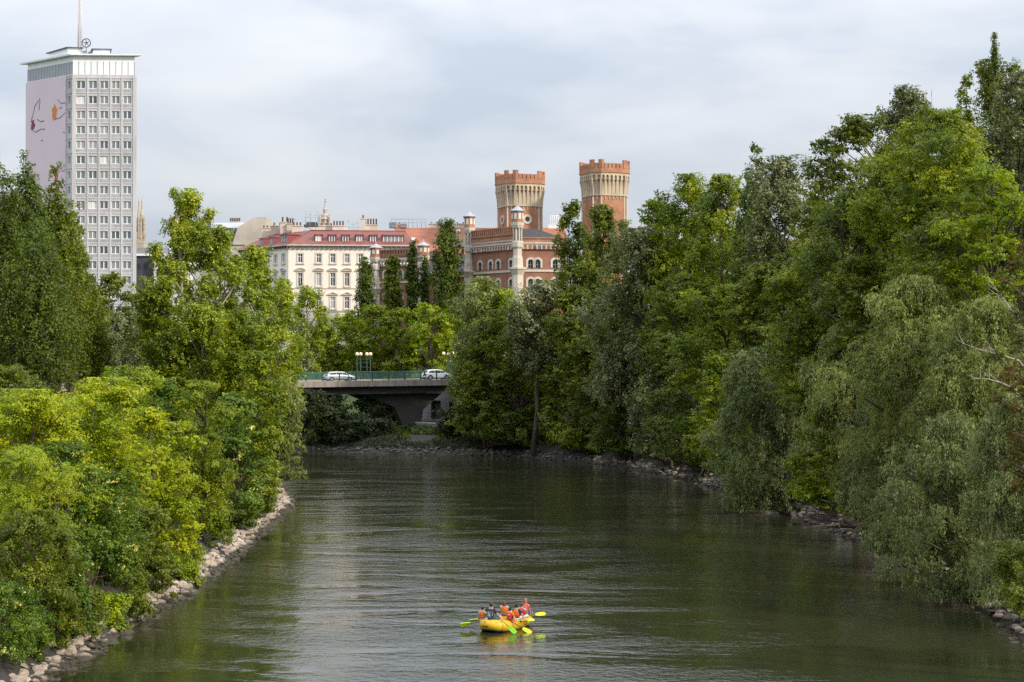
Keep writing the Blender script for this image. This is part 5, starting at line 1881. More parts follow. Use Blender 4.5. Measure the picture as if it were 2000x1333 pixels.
def keep_tower(name, px_c, d, py_top, label, oculi):
    """chamfered square brick keep with flaring stone corbel gallery and battlements"""
    k_ = d / F
    s, c = 49.5 * k_, 16.8 * k_
    al = R(22.6)
    hw_ = s / 2 + c / math.sqrt(2)
    pts = [(-s / 2, -hw_), (s / 2, -hw_), (hw_, -s / 2), (hw_, s / 2), (s / 2, hw_), (-s / 2, hw_), (-hw_, s / 2), (-hw_, -s / 2)]
    poly = [(x * math.cos(al) - y * math.sin(al), x * math.sin(al) + y * math.cos(al)) for x, y in pts]
    cy_ = d + hw_
    e = empty(name, (X(px_c, cy_), cy_, G0), 0, label, 'tower')
    zz = lambda off_: Z(py_top + off_, d) - G0
    z_sh, z_cb, z_pb, z_cr, z_pk = zz(64), zz(37.0), zz(25.5), zz(7), zz(0)
    m = MB()
    m.prism(poly, 0, z_sh, 0)
    # core behind the gallery
    m.prism(off(poly, -.05), z_sh + .003, z_cb + 1.0, 0)
    m.build('shaft', BRICK_O, e)
    q = MB()
    for i in range(8):
        p = Vector(poly[i])
        q.lathe([(.17, 0), (.17, z_sh - .9)], (p.x, p.y, 0), 6, smooth=False)
    q.build('corner_shaft', STONEW, e)
    # flaring ribs carrying the gallery
    g_ = MB()
    flare = 5.0 * k_
    big = off(poly, flare)
    for i in range(8):
        f_ = frame(poly[i], poly[(i + 1) % 8])
        fb_ = frame(big[i], big[(i + 1) % 8])
        n = 6 if f_.length > 3 else 2
        for j in range(n + 1):
            t = j / n
            if j == 0:
                pass
            a0, a1 = f_.length * t, fb_.length * t
            hw2 = .20 if 0 < j < n else .24
            prev = None
            secs = []
            for (u, fz) in ((0, 0), (.08, .25), (.30, .55), (.68, .82), (1.0, 1.0)):
                zc_ = z_sh - .6 + (z_cb + .55 - z_sh) * fz
                o_ = u
                pin = Vector(f_(a0, -.02, zc_))
                pout = Vector(f_(a0, .10, zc_)).lerp(Vector(fb_(a1, -.02, zc_)), o_)
                tdir = Vector(f_(1, 0, 0)) - Vector(f_(0, 0, 0))
                secs.append((pin - tdir * hw2, pin + tdir * hw2, pout + tdir * hw2, pout - tdir * hw2))
            b0 = len(g_.v)
            for sct in secs:
                g_.v.extend([tuple(v_) for v_ in sct])
            for r_ in range(len(secs) - 1):
                for w_ in range(4):
                    w2 = (w_ + 1) % 4
                    g_.face((b0 + r_ * 4 + w_, b0 + r_ * 4 + w2, b0 + (r_ + 1) * 4 + w2, b0 + (r_ + 1) * 4 + w_))
        # little arches between the ribs at the top
        w = fb_.length / n
        ops_ = [(j * w + .20, (j + 1) * w - .20, z_cb - .9, z_cb + .70, (w - .40) / 2) for j in range(n)]
        fz2 = lambda a, o, z, fb_=fb_: fb_(a, o - .02, z)
        wall_with_openings(g_, fz2, 0, fb_.length, z_cb - .25, z_pb, [(o[0], o[1], z_cb - .25, o[3], min(o[4], .5)) for o in ops_], .5, 0, 6)
    gal = off(poly, max(.1, flare - .55))
    g_.prism(off(poly, .02), z_sh - .55, z_cb + 1.2, 0, off(poly, .10), cap=False)
    g_.prism(gal, z_cb + .75, z_pb - .02, 0)
    g_.build('corbel_gallery', STONEY, e)
    pz = MB()
    bigp = off(poly, flare + .06)
    inner = off(poly, .1)
    pz.prism(off(poly, flare + .14), z_pb + .002, z_pb + .32, 0)
    pz.prism(bigp, z_pb + .323, z_cr - .95, 0)
    for i in range(8):
        f_ = frame(bigp[i], bigp[(i + 1) % 8])
        ln = f_.length
        n = 5 if ln > 3.2 else 1
        # tall merlons at each corner
        for a0, a1 in ((0.02, .62), (ln - .62, ln - .02)):
            pz.box((a0, -.55, z_cr - .948), (a1, .04, z_pk), fr=f_)
        mid0, mid1 = .62, ln - .62
        step = (mid1 - mid0) / n
        for j in range(n):
            a0 = mid0 + step * j + step * .14
            pz.box((a0, -.50, z_cr - .948), (a0 + step * .74, .0, z_cr), fr=f_)
    pz.build('battlement', BRICK_O, e)
    st = MB()
    for i in range(8):
        f_ = frame(off(poly, .02)[i], off(poly, .02)[(i + 1) % 8])
        n = 6 if f_.length > 3 else 2
        for j in range(n + 1):
            a = f_.length * j / n
            st.box((a - .07, .0, z_sh - 1.35), (a + .07, .12, z_sh - .62), fr=f_)
        st.box((0, .0, z_sh - .62), (f_.length, .16, z_sh - .35), fr=f_)
    st.build('string_course', STONEY, e)
    if oculi:
        for i in (0, 6):
            f_ = frame(poly[i], poly[(i + 1) % 8])
            a, zc_ = f_.length / 2, zz(95)
            o_ = MB()
            for t0, t1 in zip(np.linspace(0, 2 * math.pi, 25)[:-1], np.linspace(0, 2 * math.pi, 25)[1:]):
                rs_ = [(.98, t0), (.98, t1), (.52, t1), (.52, t0)]
                o_.add([f_(a + r * math.cos(t), .14, zc_ + r * math.sin(t)) for r, t in rs_] + [f_(a + r * math.cos(t), .0, zc_ + r * math.sin(t)) for r, t in rs_],
                       [(0, 1, 2, 3), (0, 4, 5, 1), (2, 6, 7, 3)])
            wf = o_.build('round_window', STONEW, e)
            gl = MB()
            gl.poly([f_(a + .53 * math.cos(t), .05, zc_ + .53 * math.sin(t)) for t in np.linspace(0, 2 * math.pi, 21)[:-1]])
            gl.build('pane', GLD, wf)
    return e


keep_tower('brick_tower', 1015.5, 345, 333, 'crenellated brick tower with round windows rising behind the corner pavilion', True)
keep_tower('brick_tower', 1181, 338, 312, 'taller crenellated brick tower above the green poplars', False)


def turret(parent, x, y, zb_, z_corb, z_band, z_gal, z_head, z_cap, r_, cap_h):
    """slim octagonal stone turret: lower drum, moulded ring, clustered shaft, arcaded neck, brick lantern, zinc cap"""
    t = MB()
    c = (x, y, 0)
    t.lathe([(r_ * 1.0, zb_), (r_ * 1.0, z_corb - 1.3)], c, 8, 0, False)
    t.lathe([(r_ * 1.0, z_corb - 1.3), (r_ * 1.45, z_corb - .35), (r_ * 1.6, z_corb - .3), (r_ * 1.6, z_corb), (r_ * .98, z_corb + .05)], c, 8, 0, False)
    t.lathe([(r_ * .98, z_corb + .05), (r_ * .92, z_corb + 1.6), (r_ * .78, z_corb + 2.1), (r_ * .78, z_band - .2)], c, 8, 0, False)
    t.lathe([(r_ * .95, z_band - .5), (r_ * 1.02, z_band - .3), (r_ * 1.02, z_band + .5), (r_ * .95, z_band + .7)], c, 8, 0, False)
    t.lathe([(r_ * .52, z_band + .5), (r_ * .52, z_gal - .9)], c, 8, 0, False)
    for k in range(8):
        a = math.pi / 8 + k * math.pi / 4
        t.lathe([(.16, z_band + .5), (.15, z_gal - .9)], (x + r_ * .72 * math.cos(a), y + r_ * .72 * math.sin(a), 0), 6, 0)
    t.lathe([(r_ * .95, z_gal - 1.0), (r_ * 1.12, z_gal - .5), (r_ * 1.18, z_gal), (r_ * .9, z_gal + .02)], c, 8, 0, False)
    to = t.build('turret', STONEW, parent)
    h = MB()
    h.lathe([(r_ * 1.12, z_gal + .02), (r_ * 1.12, z_gal + .25), (r_ * 1.06, z_gal + .26), (r_ * 1.06, z_head)], c, 8, 0, False)
    for k in range(8):
        a0, a1 = k * math.pi / 4, (k + 1) * math.pi / 4
        p0 = (x + r_ * 1.07 * math.cos(a0), y + r_ * 1.07 * math.sin(a0))
        p1 = (x + r_ * 1.07 * math.cos(a1), y + r_ * 1.07 * math.sin(a1))
        f_ = frame(p0, p1)
        ln = f_.length
        h.box((ln * .22, .0, z_gal + .55), (ln * .78, .05, z_head - .35), 1, fr=f_)
        h.box((-.02, .0, z_head - .22), (ln + .02, .10, z_head), 0, fr=f_)
    h.build('turret_head', [BRICK_O, mat('pale_infill', (.66, .60, .52), .8, .08, .8)], to)
    q = MB()
    q.lathe([(r_ * 1.32, z_head + .003), (r_ * 1.32, z_head + .08), (r_ * .75, z_head + .45 * cap_h), (.12, z_head + .92 * cap_h), (.001, z_head + cap_h)], c, 8, 0, False)
    q.lathe([(.08, z_head + cap_h * .9), (.11, z_head + cap_h + .2), (.001, z_head + cap_h + .35)], c, 6)
    q.build('turret_cap', ZINC, to)


def pavilion(name, px_c, d, dirL, lenL, dirR, lenR, py, label, left_groups, right_groups, turrets, dark_left=False):
    """corner pavilion of the barracks: storeys of arched windows, arcaded cornice, parapet"""
    ox, oy = X(px_c, d), d
    e = empty(name, (ox, oy, G0), 0, label, 'building')
    zz = lambda p: Z(p, d) - G0
    uL = Vector(dirL).normalized()
    uR = Vector(dirR).normalized()
    pL, p0, pR = (uL * lenL), Vector((0, 0)), (uR * lenR)
    pB = pL + pR
    fl2, fr2 = frame((pL.x, pL.y), (0, 0)), frame((0, 0), (pR.x, pR.y))
    poly = [(pL.x, pL.y), (0.0, 0.0), (pR.x, pR.y), (pB.x, pB.y)]
    zc0, zc1 = zz(py['corn0']), zz(py['corn1'])
    m = MB()
    bands = MB()
    for (f_, groups) in ((fl2, left_groups), (fr2, right_groups)):
        ops_ = []
        for (wz0, wz1) in py['rows']:
            for gq in groups:
                for a in gq:
                    ops_.append((f_.length * a - py['ww'] / 2, f_.length * a + py['ww'] / 2, zz(wz0), zz(wz1), py['ww'] / 2))
        wall_with_openings(m, f_, 0, f_.length, 0, zc0, ops_, .3)
        for (b0, b1, b2, b3, rise) in ops_:
            window(f_, b0, b1, b2, b3, e, GREYM, GLD, rise=rise, depth=.26, cols=2, transom=.45, fw=.08)
            # stone hood
            mc, w2 = (b0 + b1) / 2, (b1 - b0) / 2
            zsp = b3 - rise
            for t0, t1 in zip(np.linspace(0, math.pi, 11)[:-1], np.linspace(0, math.pi, 11)[1:]):
                rs_ = [(w2 + .42, t0), (w2 + .42, t1), (w2 + .02, t1), (w2 + .02, t0)]
                bands.add([f_(mc + r * math.cos(t), .10, zsp + r * math.sin(t)) for r, t in rs_] + [f_(mc + r * math.cos(t), .0, zsp + r * math.sin(t)) for r, t in rs_],
                          [(0, 1, 2, 3), (0, 4, 5, 1), (2, 6, 7, 3)])
            for s_ in (-1, 1):
                xa, xb = (mc - w2 - .36, mc - w2 - .02) if s_ < 0 else (mc + w2 + .02, mc + w2 + .36)
                bands.box((xa, .0, zsp - .95), (xb, .08, zsp - .002), fr=f_)
        for b in py['courses']:
            bands.box((0, .0, zz(b)), (f_.length, .16, zz(b) + .38), fr=f_)
        n = int(f_.length / .78)
        arch_band(bands, f_, 0, f_.length, zc0 + .003, zc1, n, .35)
        bands.box((0, .0, zc1 + .003), (f_.length, .5, zc1 + .28), fr=f_)
    for (a, b) in (((pR.x, pR.y), (pB.x, pB.y)), ((pB.x, pB.y), (pL.x, pL.y))):
        m.poly([(*a, 0), (*b, 0), (*b, zc0), (*a, zc0)])
    m.build('wall', BRICK, e)
    bands.build('stone_trim', STONEW, e)
    # parapet
    pz = MB()
    z_p0 = zc1 + .283
    zs0, zs1, zcr = zz(py['strip0']), zz(py['strip1']), zz(py['crest'])
    pz.prism(off(poly, .12), z_p0, zs0 + .35, 0)
    pz.prism(off(poly, .28), zs0 + .353, zs0 + .6, 0)
    f_ = frame(off(poly, .12)[0], off(poly, .12)[1])
    pz.box((0, -.6, zs0 + .603), (f_.length, -.0, zs1 + .45), 0, fr=f_)
    pz.box((-.1, -.65, zs1 + .453), (f_.length + .1, .18, zs1 + .72), 0, fr=f_)
    n = int(f_.length / .62)
    w = f_.length / n
    for j in range(n):
        pz.box((j * w + w * .22, -.45, zs1 + .70), ((j + 1) * w - w * .10, .10, zcr), fr=f_)
    pz.box((0, -.42, zcr + .002), (f_.length, .14, zcr + .22), fr=f_)
    pz.box((0, -.50, zs1 + .70), (f_.length, -.44, zcr), 1, fr=f_)
    pz.build('parapet', [BRICK_O if not dark_left else BRICK, DARKM], e)
    sp_ = MB()
    sp_.box((.3, .003, zs0), (f_.length - .3, .06, zs1), fr=f_)
    sp_.build('inscription_panel', STONEW, e)
    ct = MB()
    for k in range(9):
        for (a_, b_) in ((.06, .20), (.80, .94)):
            a = f_.length * (a_ + (b_ - a_) * k / 8)
            ct.box((a - .05, .06, zs0 + .25), (a + .05, .11, zs1 - .2), fr=f_)
    ct.build('carved_ornament', CREAM_T, e)
    # hipped dark roof behind the parapet on the right part
    rr = MB()
    q0 = off(poly, -.2)
    cxm, cym = sum(p[0] for p in poly) / 4, sum(p[1] for p in poly) / 4
    zr0, zr1 = zz(py['roof0']), zz(py['roof1'])
    inner = [(cxm + (p[0] - cxm) * .45, cym + (p[1] - cym) * .45) for p in q0]
    rr.prism(q0, zr0, zr1, 0, inner)
    rr.build('roof', SLATE, e)
    for (tx_, ty_, fz) in turrets(pL, pR):
        turret(e, tx_, ty_, 0, zz(py['t_corb']), zz(py['t_band']), zz(py['t_gal']), zz(py['t_head']), zz(py['t_cap']), fz, .95 * (zz(py['t_cap']) - zz(py['t_head'])))
    return e


PYA = dict(corn0=487.0, corn1=476.5, rows=[(525, 507), (573, 545)], ww=.95, courses=(531, 577, 545 + 40), strip0=470, strip1=463, crest=444, roof0=464, roof1=444,
           t_corb=523, t_band=479, t_gal=435, t_head=413, t_cap=401)
pavilion('barracks_pavilion', 1012, 300, (-8.2, 11.0), 14.6, (10, .9), 8.2, PYA,
         'brick pavilion with two slim white turrets and arched windows by the right bank trees',
         [(.22,), (.44, .60), (.86,)], [(.27, .42), (.80, .95)],
         lambda l, r: [(0 - .1, -.15, 1.0), (l.x * 1.0 - .1, l.y * 1.0, .92)])
PYB = dict(corn0=518, corn1=507, rows=[(548, 528), (596, 572)], ww=.95, courses=(552, 600), strip0=504, strip1=502, crest=487.5, roof0=500, roof1=492,
           t_corb=560, t_band=520, t_gal=499, t_head=481, t_cap=471)
pavilion('barracks_pavilion', 827, 322, (-9.3, 6.0), 11.2, (9, 2.0), 6.0, PYB,
         'darker brick pavilion with zinc capped turrets half hidden by the slim poplars',
         [(.22,), (.52,), (.80,)], [(.5,)],
         lambda l, r: [(0, -.1, 1.05), (l.x, l.y, 1.05)], True)
# low wing between the two pavilions
wd_ = 318.0
wing = empty('barracks_wing', (X(836, wd_), wd_, G0), 0, 'low brick barracks wing with a dark slate roof linking the two pavilions', 'building')
wl = X(940, wd_) - X(836, wd_)
fw_ = frame((0, 0), (wl, -.5))
zz = lambda p: Z(p, wd_) - G0
m = MB()
wops = [(wl * a - .5, wl * a + .5, zz(593), zz(563), .5) for a in (.15, .32, .5, .68, .84)]
wall_with_openings(m, fw_, 0, wl, 0, zz(541), wops, .3)
m.build('wall', BRICK, wing)
m = MB()
arch_band(m, fw_, 0, wl, zz(541) + .003, zz(534), 14, .35)
m.box((0, 0, zz(534) + .003), (wl, .45, zz(532)), fr=fw_)
m.build('stone_trim', CREAM_T, wing)
for o_ in wops:
    window(fw_, *o_[:4], wing, GREYM, GLD, rise=.5, depth=.26, cols=2, transom=.45, fw=.08)
m = MB()
m.prism([(0, -.4), (wl, -.8), (wl, 10), (0, 10)], zz(531.8), zz(494), 0, [(.4, 5), (wl * .94, 5), (wl * .94, 6), (.4, 6)])
m.build('roof', SLATE, wing)
# ------------------------------------------------------------------ the road bridge
BA = R(25)
BX, BY, BZ = X(705, 250), 250.0, 9.62
bc, bs = math.cos(BA), math.sin(BA)
SL = 0.0075


def bworld(t, y, z):
    return (BX + t * bc - y * bs, BY + t * bs + y * bc, BZ + z + SL * t)


def solve_t(px, y):
    k = (px - 1000.0) / F
    x0, y0 = BX - y * bs, BY + y * bc
    return (k * y0 - x0) / (bc - k * bs)


bridge = empty('road_bridge', (BX, BY, BZ), BA, 'concrete road bridge with green railings crossing the river bend', 'bridge')
fb = lambda a, o, z: (a, o, z + SL * a)
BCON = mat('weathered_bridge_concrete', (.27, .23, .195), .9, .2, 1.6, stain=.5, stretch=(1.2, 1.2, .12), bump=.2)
BGIR = mat('shade_toned_girder_concrete', (.075, .068, .060), .9, .12, .6, stain=.3, stretch=(.4, .4, 2))  # near-black tone paints in the shade below the deck
ASPH = mat('asphalt', (.055, .055, .057), .9, .2, 3)
PAVE = mat('pale_pavement', (.40, .36, .31), .9, .1, 1.5)
RAILG = mat('green_railing_paint', (.030, .115, .085), .5, .15, 1.5)
RAILD = mat('dark_green_post_paint', (.012, .045, .038), .5, .15, 1.5)
T0, T1 = -84.0, 46.0
m = MB()
for a in np.arange(T0, T1, 6.5):
    m.box((a + .01, 0, -.84), (a + 6.49, .45, .03), fr=fb)
m.build('edge_beam', BCON, bridge)
m = MB()
m.box((T0, .452, -.4), (T1, 3.0, .0), 0, fr=fb)
m.box((T0, 12.0, -.4), (T1, 14.5, .0), 0, fr=fb)
m.build('footway', PAVE, bridge)
m = MB()
m.box((T0, 3.002, -.4), (T1, 11.998, -.13), fr=fb)
m.build('carriageway', ASPH, bridge)
m = MB()
for a in np.arange(T0, T1, 9.0):
    m.box((a, 7.44, -.129), (a + 4.5, 7.56, -.125), fr=fb)
m.build('lane_marking', mat('road_paint', (.75, .75, .72), .7, .1, 3), bridge)
m = MB()
m.box((T0, 14.502, -.84), (T1, 14.95, .03), fr=fb)
m.build('far_edge_beam', BCON, bridge)
m = MB()
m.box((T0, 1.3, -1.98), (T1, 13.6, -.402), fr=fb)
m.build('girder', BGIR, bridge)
# slanting pier wall
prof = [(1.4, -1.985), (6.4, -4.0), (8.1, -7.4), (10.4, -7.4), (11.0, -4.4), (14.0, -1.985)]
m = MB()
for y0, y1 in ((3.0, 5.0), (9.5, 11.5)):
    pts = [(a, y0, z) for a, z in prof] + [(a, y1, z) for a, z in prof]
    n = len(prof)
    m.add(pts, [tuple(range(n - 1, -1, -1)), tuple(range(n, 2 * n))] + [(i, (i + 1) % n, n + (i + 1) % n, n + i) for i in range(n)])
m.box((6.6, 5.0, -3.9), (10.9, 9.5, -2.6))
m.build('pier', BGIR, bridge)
m = MB()
m.box((21.5, -1.5, -8), (24, 16, -1.99))
m.build('abutment', BCON, bridge)


def railing(y, dense):
    r_ = MB()
    r_.box((T0, y - .05, 1.12), (T1, y + .05, 1.22), fr=fb)
    for z in ((.98,) if dense else (.98, .78, .58, .38)):
        r_.box((T0, y - .012, z - .012), (T1, y + .012, z + .012), fr=fb)
    r_.box((T0, y - .02, .12), (T1, y + .02, .17), fr=fb)
    ro = r_.build('railing', RAILG, bridge)
    if dense:
        b_ = MB()
        for a in np.arange(-45, 40, .125):
            b_.box((a, y - .02, .172), (a + .06, y + .02, .965), fr=fb)
        b_.build('railing_infill', RAILG, ro)
    step = 2.54
    t_ref = solve_t(663 if not dense else 650, y)
    for k in range(-16, 15):
        a = t_ref + k * step
        p_ = MB()
        p_.box((a - .075, y - .07, .002), (a + .075, y + .07, 1.115), fr=fb)
        p_.build('post', RAILD, ro)


railing(.22, False)
railing(14.7, True)

# globe lamps on the far footway
GLOBE = mat('cream_lamp_globe', (.78, .62, .40), .35, .04, 2)


def lamp(px, y, rot, dz, label, sd):
    t = solve_t(px, y)
    w = bworld(t, y, 0)
    e = empty('street_lamp', w, BA + rot, label, 'street lamp', 'globe lamps on the bridge')
    s_ = .8
    for i, (a, b) in enumerate(((-s_, -s_), (s_, -s_), (s_, s_), (-s_, s_))):
        h = 3.55 + dz[i]
        p = MB()
        p.tube([(a, b, 0), (a, b, .5), (a, b, h)], [.09, .065, .055], 8)
        p.lathe([(.06, h - .05), (.16, h + .02), (.13, h + .08), (.05, h + .09)], (a, b, 0), 10)
        po = p.build('pole', RAILD, e)
        g_ = MB()
        g_.ball((a, b, h + .34), .29, 12)
        g_.build('globe', GLOBE, po)
    c = MB()
    for z in (1.9, 2.55, 3.1):
        for (p0, p1) in (((-s_, -s_), (s_, -s_)), ((s_, -s_), (s_, s_)), ((s_, s_), (-s_, s_)), ((-s_, s_), (-s_, -s_))):
            c.tube([(*p0, z), (*p1, z)], .03, 5)
    c.build('cross_tie', RAILD, e)


lamp(710.5, 13.2, 0.0, (0, 0, 0, 0), 'row of four cream globes on green poles behind the silver car', 1)
lamp(880, 13.2, R(38), (.05, .25, -.1, .0), 'cluster of four cream globes by the trees above the white car', 2)

# ------------------------------------------------------------------ cars
TYRE = mat('tyre_rubber', (.02, .02, .02), .8, .2, 4)
RIM = mat('alloy_rim', (.45, .46, .48), .3, .1, 4, metal=.7)
CARGL = mat('car_glass', (.025, .028, .032), .06, .1, 2)
BLK = mat('black_plastic', (.015, .015, .016), .6, .2, 3)
REDL = mat('red_tail_lamp', (.45, .02, .02), .25, .1, 3)
LMPW = mat('clear_lamp', (.7, .72, .75), .15, .05, 3)


def car(name, loc, rz, paint, st, label, wheels, hw, wr, side, rear, front, tail):
    """st: stations along the car (x, bottom, belt, top, half width, roof half width)"""
    e = empty(name, loc, rz, label, 'car', 'cars crossing the bridge')
    m = MB()
    ring = []
    for (x, zl, zb_, zt_, w, rw) in st:
        half = [(w * .80, zl), (w * .97, zl + .10), (w, zl + .32), (w * .985, zb_ - .12), (w * .95, zb_), (rw, max(zb_ + .004, zt_ - .07)), (rw * .82, max(zb_ + .008, zt_))]
        pts = [(x, -y, z) for y, z in half] + [(x, y, z) for y, z in reversed(half)]
        ring.append(pts)
    n = len(ring[0])
    vs = [p for r_ in ring for p in r_]
    fs = []
    for i in range(len(ring) - 1):
        for k in range(n):
            k2 = (k + 1) % n
            fs.append((i * n + k, i * n + k2, (i + 1) * n + k2, (i + 1) * n + k))
    m.add(vs, fs, 0, True)
    m.add(ring[0], [tuple(range(n))], 0)
    m.add(ring[-1], [tuple(range(n - 1, -1, -1))], 0)
    m.build('body', paint, e)

    def at(x):
        for a, b in zip(st[:-1], st[1:]):
            if a[0] <= x <= b[0]:
                f = (x - a[0]) / (b[0] - a[0])
                return [a[i] * (1 - f) + b[i] * f for i in range(6)]
    for sgn in (-1, 1):
        for (xa0, xa1, xb0, xb1) in side:
            q = []
            for (x, fr_) in ((xa0, .10), (xb0, .10), (xb1, .86), (xa1, .86)):
                s_ = at(x)
                y = s_[4] * .95 * (1 - fr_) + s_[5] * fr_
                z = s_[2] * (1 - fr_) + (s_[3] - .07) * fr_
                q.append((x, sgn * (y + .012), z))
            w_ = MB()
            w_.poly(q if sgn < 0 else q[::-1])
            w_.build('side_window', CARGL, e)
        for xw in wheels:
            w_ = MB()
            y0, y1 = sgn * (hw - .20), sgn * (hw + .012)
            w_.tube([(xw, y0, wr), (xw, sgn * (hw - .02), wr), (xw, y1, wr)], [wr, wr, wr * .93], 20)
            wo = w_.build('wheel', TYRE, e)
            q = MB()
            q.tube([(xw, y1 - sgn * .01, wr), (xw, y1 + sgn * .012, wr)], [wr * .68, wr * .60], 16)
            q.build('rim', RIM, wo)
            a_ = MB()
            for k in range(14):
                t0, t1 = math.pi * k / 14, math.pi * (k + 1) / 14
                rr = ((wr * 1.0, t0), (wr * 1.0, t1), (wr * 1.22, t1), (wr * 1.22, t0))
                a_.add([(xw + r_ * math.cos(t), sgn * (hw + .006), wr + r_ * math.sin(t)) for r_, t in rr], [(0, 1, 2, 3)])
            a_.build('wheel_arch', BLK, e)
        mi_ = MB()
        s_ = at(front[0] - .15)
        mi_.box((front[0] - .2, sgn * hw if sgn < 0 else hw - .02, s_[2] + .02), (front[0], sgn * (hw + .2), s_[2] + .17)) if sgn > 0 else mi_.box((front[0] - .2, -(hw + .2), s_[2] + .02), (front[0], -(hw - .02), s_[2] + .17))
        mi_.build('wing_mirror', paint, e)
        tl = MB()
        x0, z0, z1 = tail
        if sgn > 0:
            tl.box((x0 - .03, hw * .50, z0), (x0 + .26, hw * .985, z1))
        else:
            tl.box((x0 - .03, -hw * .985, z0), (x0 + .26, -hw * .50, z1))
        tl.build('tail_light', REDL, e)
        hl = MB()
        xl = st[-1][0]
        hl.box((xl - .42, sgn * hw * .9 - .12, .62), (xl - .12, sgn * hw * .9 + .02, .76))
        hl.build('headlight', LMPW, e)
    for (nm, (xa, xb)) in (('rear_window', rear), ('windscreen', front)):
        a, b = at(xa), at(xb)
        lo, hi = (a, b) if a[3] < b[3] else (b, a)
        dx = -.02 if nm == 'rear_window' else .02
        w_ = MB()
        q = [(lo[0] + dx, -lo[4] * .78, lo[3] + .01), (lo[0] + dx, lo[4] * .78, lo[3] + .01), (hi[0] + dx, hi[5] * .80, hi[3] + .005), (hi[0] + dx, -hi[5] * .80, hi[3] + .005)]
        w_.poly(q)
        w_.build(nm, CARGL, e)
    sk = MB()
    x0, x1 = st[0][0], st[-1][0]
    sk.box((x0 + .1, -hw * .9, .17), (x1 - .1, hw * .9, .30))
    sk.box((x0 - .035, -hw * .85, .28), (x0 + .1, hw * .85, .44))
    sk.build('underbody', BLK, e)
    return e


SILV = mat('silver_car_paint', (.52, .55, .58), .28, .04, 1, metal=.35, coat=.6)
WHTC = mat('white_car_paint', (.80, .80, .80), .3, .03, 1, coat=.6)
t1 = solve_t(662, 5.2)
w1 = bworld(t1, 5.2, -.128)
wag = [(-2.38, .42, .70, .72, .80, .55), (-2.30, .30, .92, .95, .88, .62), (-2.05, .24, .96, 1.02, .91, .66), (-1.70, .22, .96, 1.36, .92, .62), (-1.35, .20, .95, 1.44, .92, .64), (-.4, .20, .95, 1.48, .92, .65),
       (.35, .20, .94, 1.46, .92, .64), (.75, .20, .93, 1.38, .92, .62), (1.40, .20, .91, .96, .92, .66), (2.0, .22, .84, .86, .90, .66), (2.28, .26, .68, .72, .82, .58), (2.40, .34, .52, .55, .72, .5)]
car('silver_car', w1, BA, SILV, wag, 'silver estate car driving over the bridge', (-1.42, 1.38), .92, .33,
    [(-1.72, -1.5, -.72, -.72), (-.66, -.66, .28, .28), (.34, .34, 1.18, .72)], (-2.03, -1.69), (1.40, .76), (-2.32, .78, .97))
t2 = solve_t(852, 5.4)
w2 = bworld(t2, 5.4, -.128)
suv = [(-2.20, .45, .80, .82, .82, .6), (-2.12, .34, 1.02, 1.05, .90, .64), (-1.92, .28, 1.06, 1.14, .93, .68), (-1.55, .26, 1.06, 1.52, .94, .64), (-1.2, .25, 1.05, 1.60, .94, .66), (-.3, .25, 1.04, 1.66, .94, .67),
       (.4, .25, 1.03, 1.63, .94, .66), (.75, .25, 1.02, 1.54, .94, .64), (1.30, .25, 1.02, 1.08, .93, .68), (1.85, .27, .98, 1.0, .91, .68), (2.12, .30, .80, .84, .85, .6), (2.24, .40, .62, .66, .75, .5)]
car('white_car', w2, BA, WHTC, suv, 'white sport utility car partly hidden by the trees at the end of the bridge', (-1.32, 1.34), .94, .37,
    [(-1.55, -1.35, -.62, -.62), (-.56, -.56, .34, .34), (.40, .40, 1.08, .72)], (-1.90, -1.54), (1.30, .76), (-2.14, .86, .98))

# ------------------------------------------------------------------ bank features under the bridge
rw = empty('retaining_wall', (-20.0, 277.2, 3.0), 0, 'grey retaining wall with dark openings in the shade behind the bridge pier', 'wall')
fr_ = frame((0, 0), (24.1, -9.75))
m = MB()
ops = [(1.2 + k * 3.2, 2.9 + k * 3.2, .2, 3.2, 0) for k in range(8)]
wall_with_openings(m, fr_, 0, 26, -1, 5.2, ops, .7)
m.box((0, -.75, -1), (26, -.71, 5.2), 1, fr=fr_)
m.build('wall', [mat('grey_quay_concrete', (.34, .33, .32), .9, .2, .5, stain=.4), DARKM], rw)
m = MB()
m.box((-.2, -.4, 5.203), (26.2, .25, 5.5), fr=fr_)
m.build('coping', PAVE, rw)


def low_wall(p0, p1, h, label):
    a = Vector((X(p0[0], p0[1]), p0[1]))
    b = Vector((X(p1[0], p1[1]), p1[1]))
    z0 = min(ground_z(a.x, a.y), ground_z(b.x, b.y))
    e = empty('quay_wall', (a.x, a.y, z0), 0, label, 'wall', 'low walls on the shore')
    f_ = frame((0, 0), (b.x - a.x, b.y - a.y))
    m_ = MB()
    m_.box((0, -.35, -.6), (f_.length, 0, h), fr=f_)
    m_.build('wall', GRAF, e)
    m_ = MB()
    m_.box((-.05, -.42, h + .003), (f_.length + .05, .07, h + .16), fr=f_)
    m_.build('coping', PAVE, e)


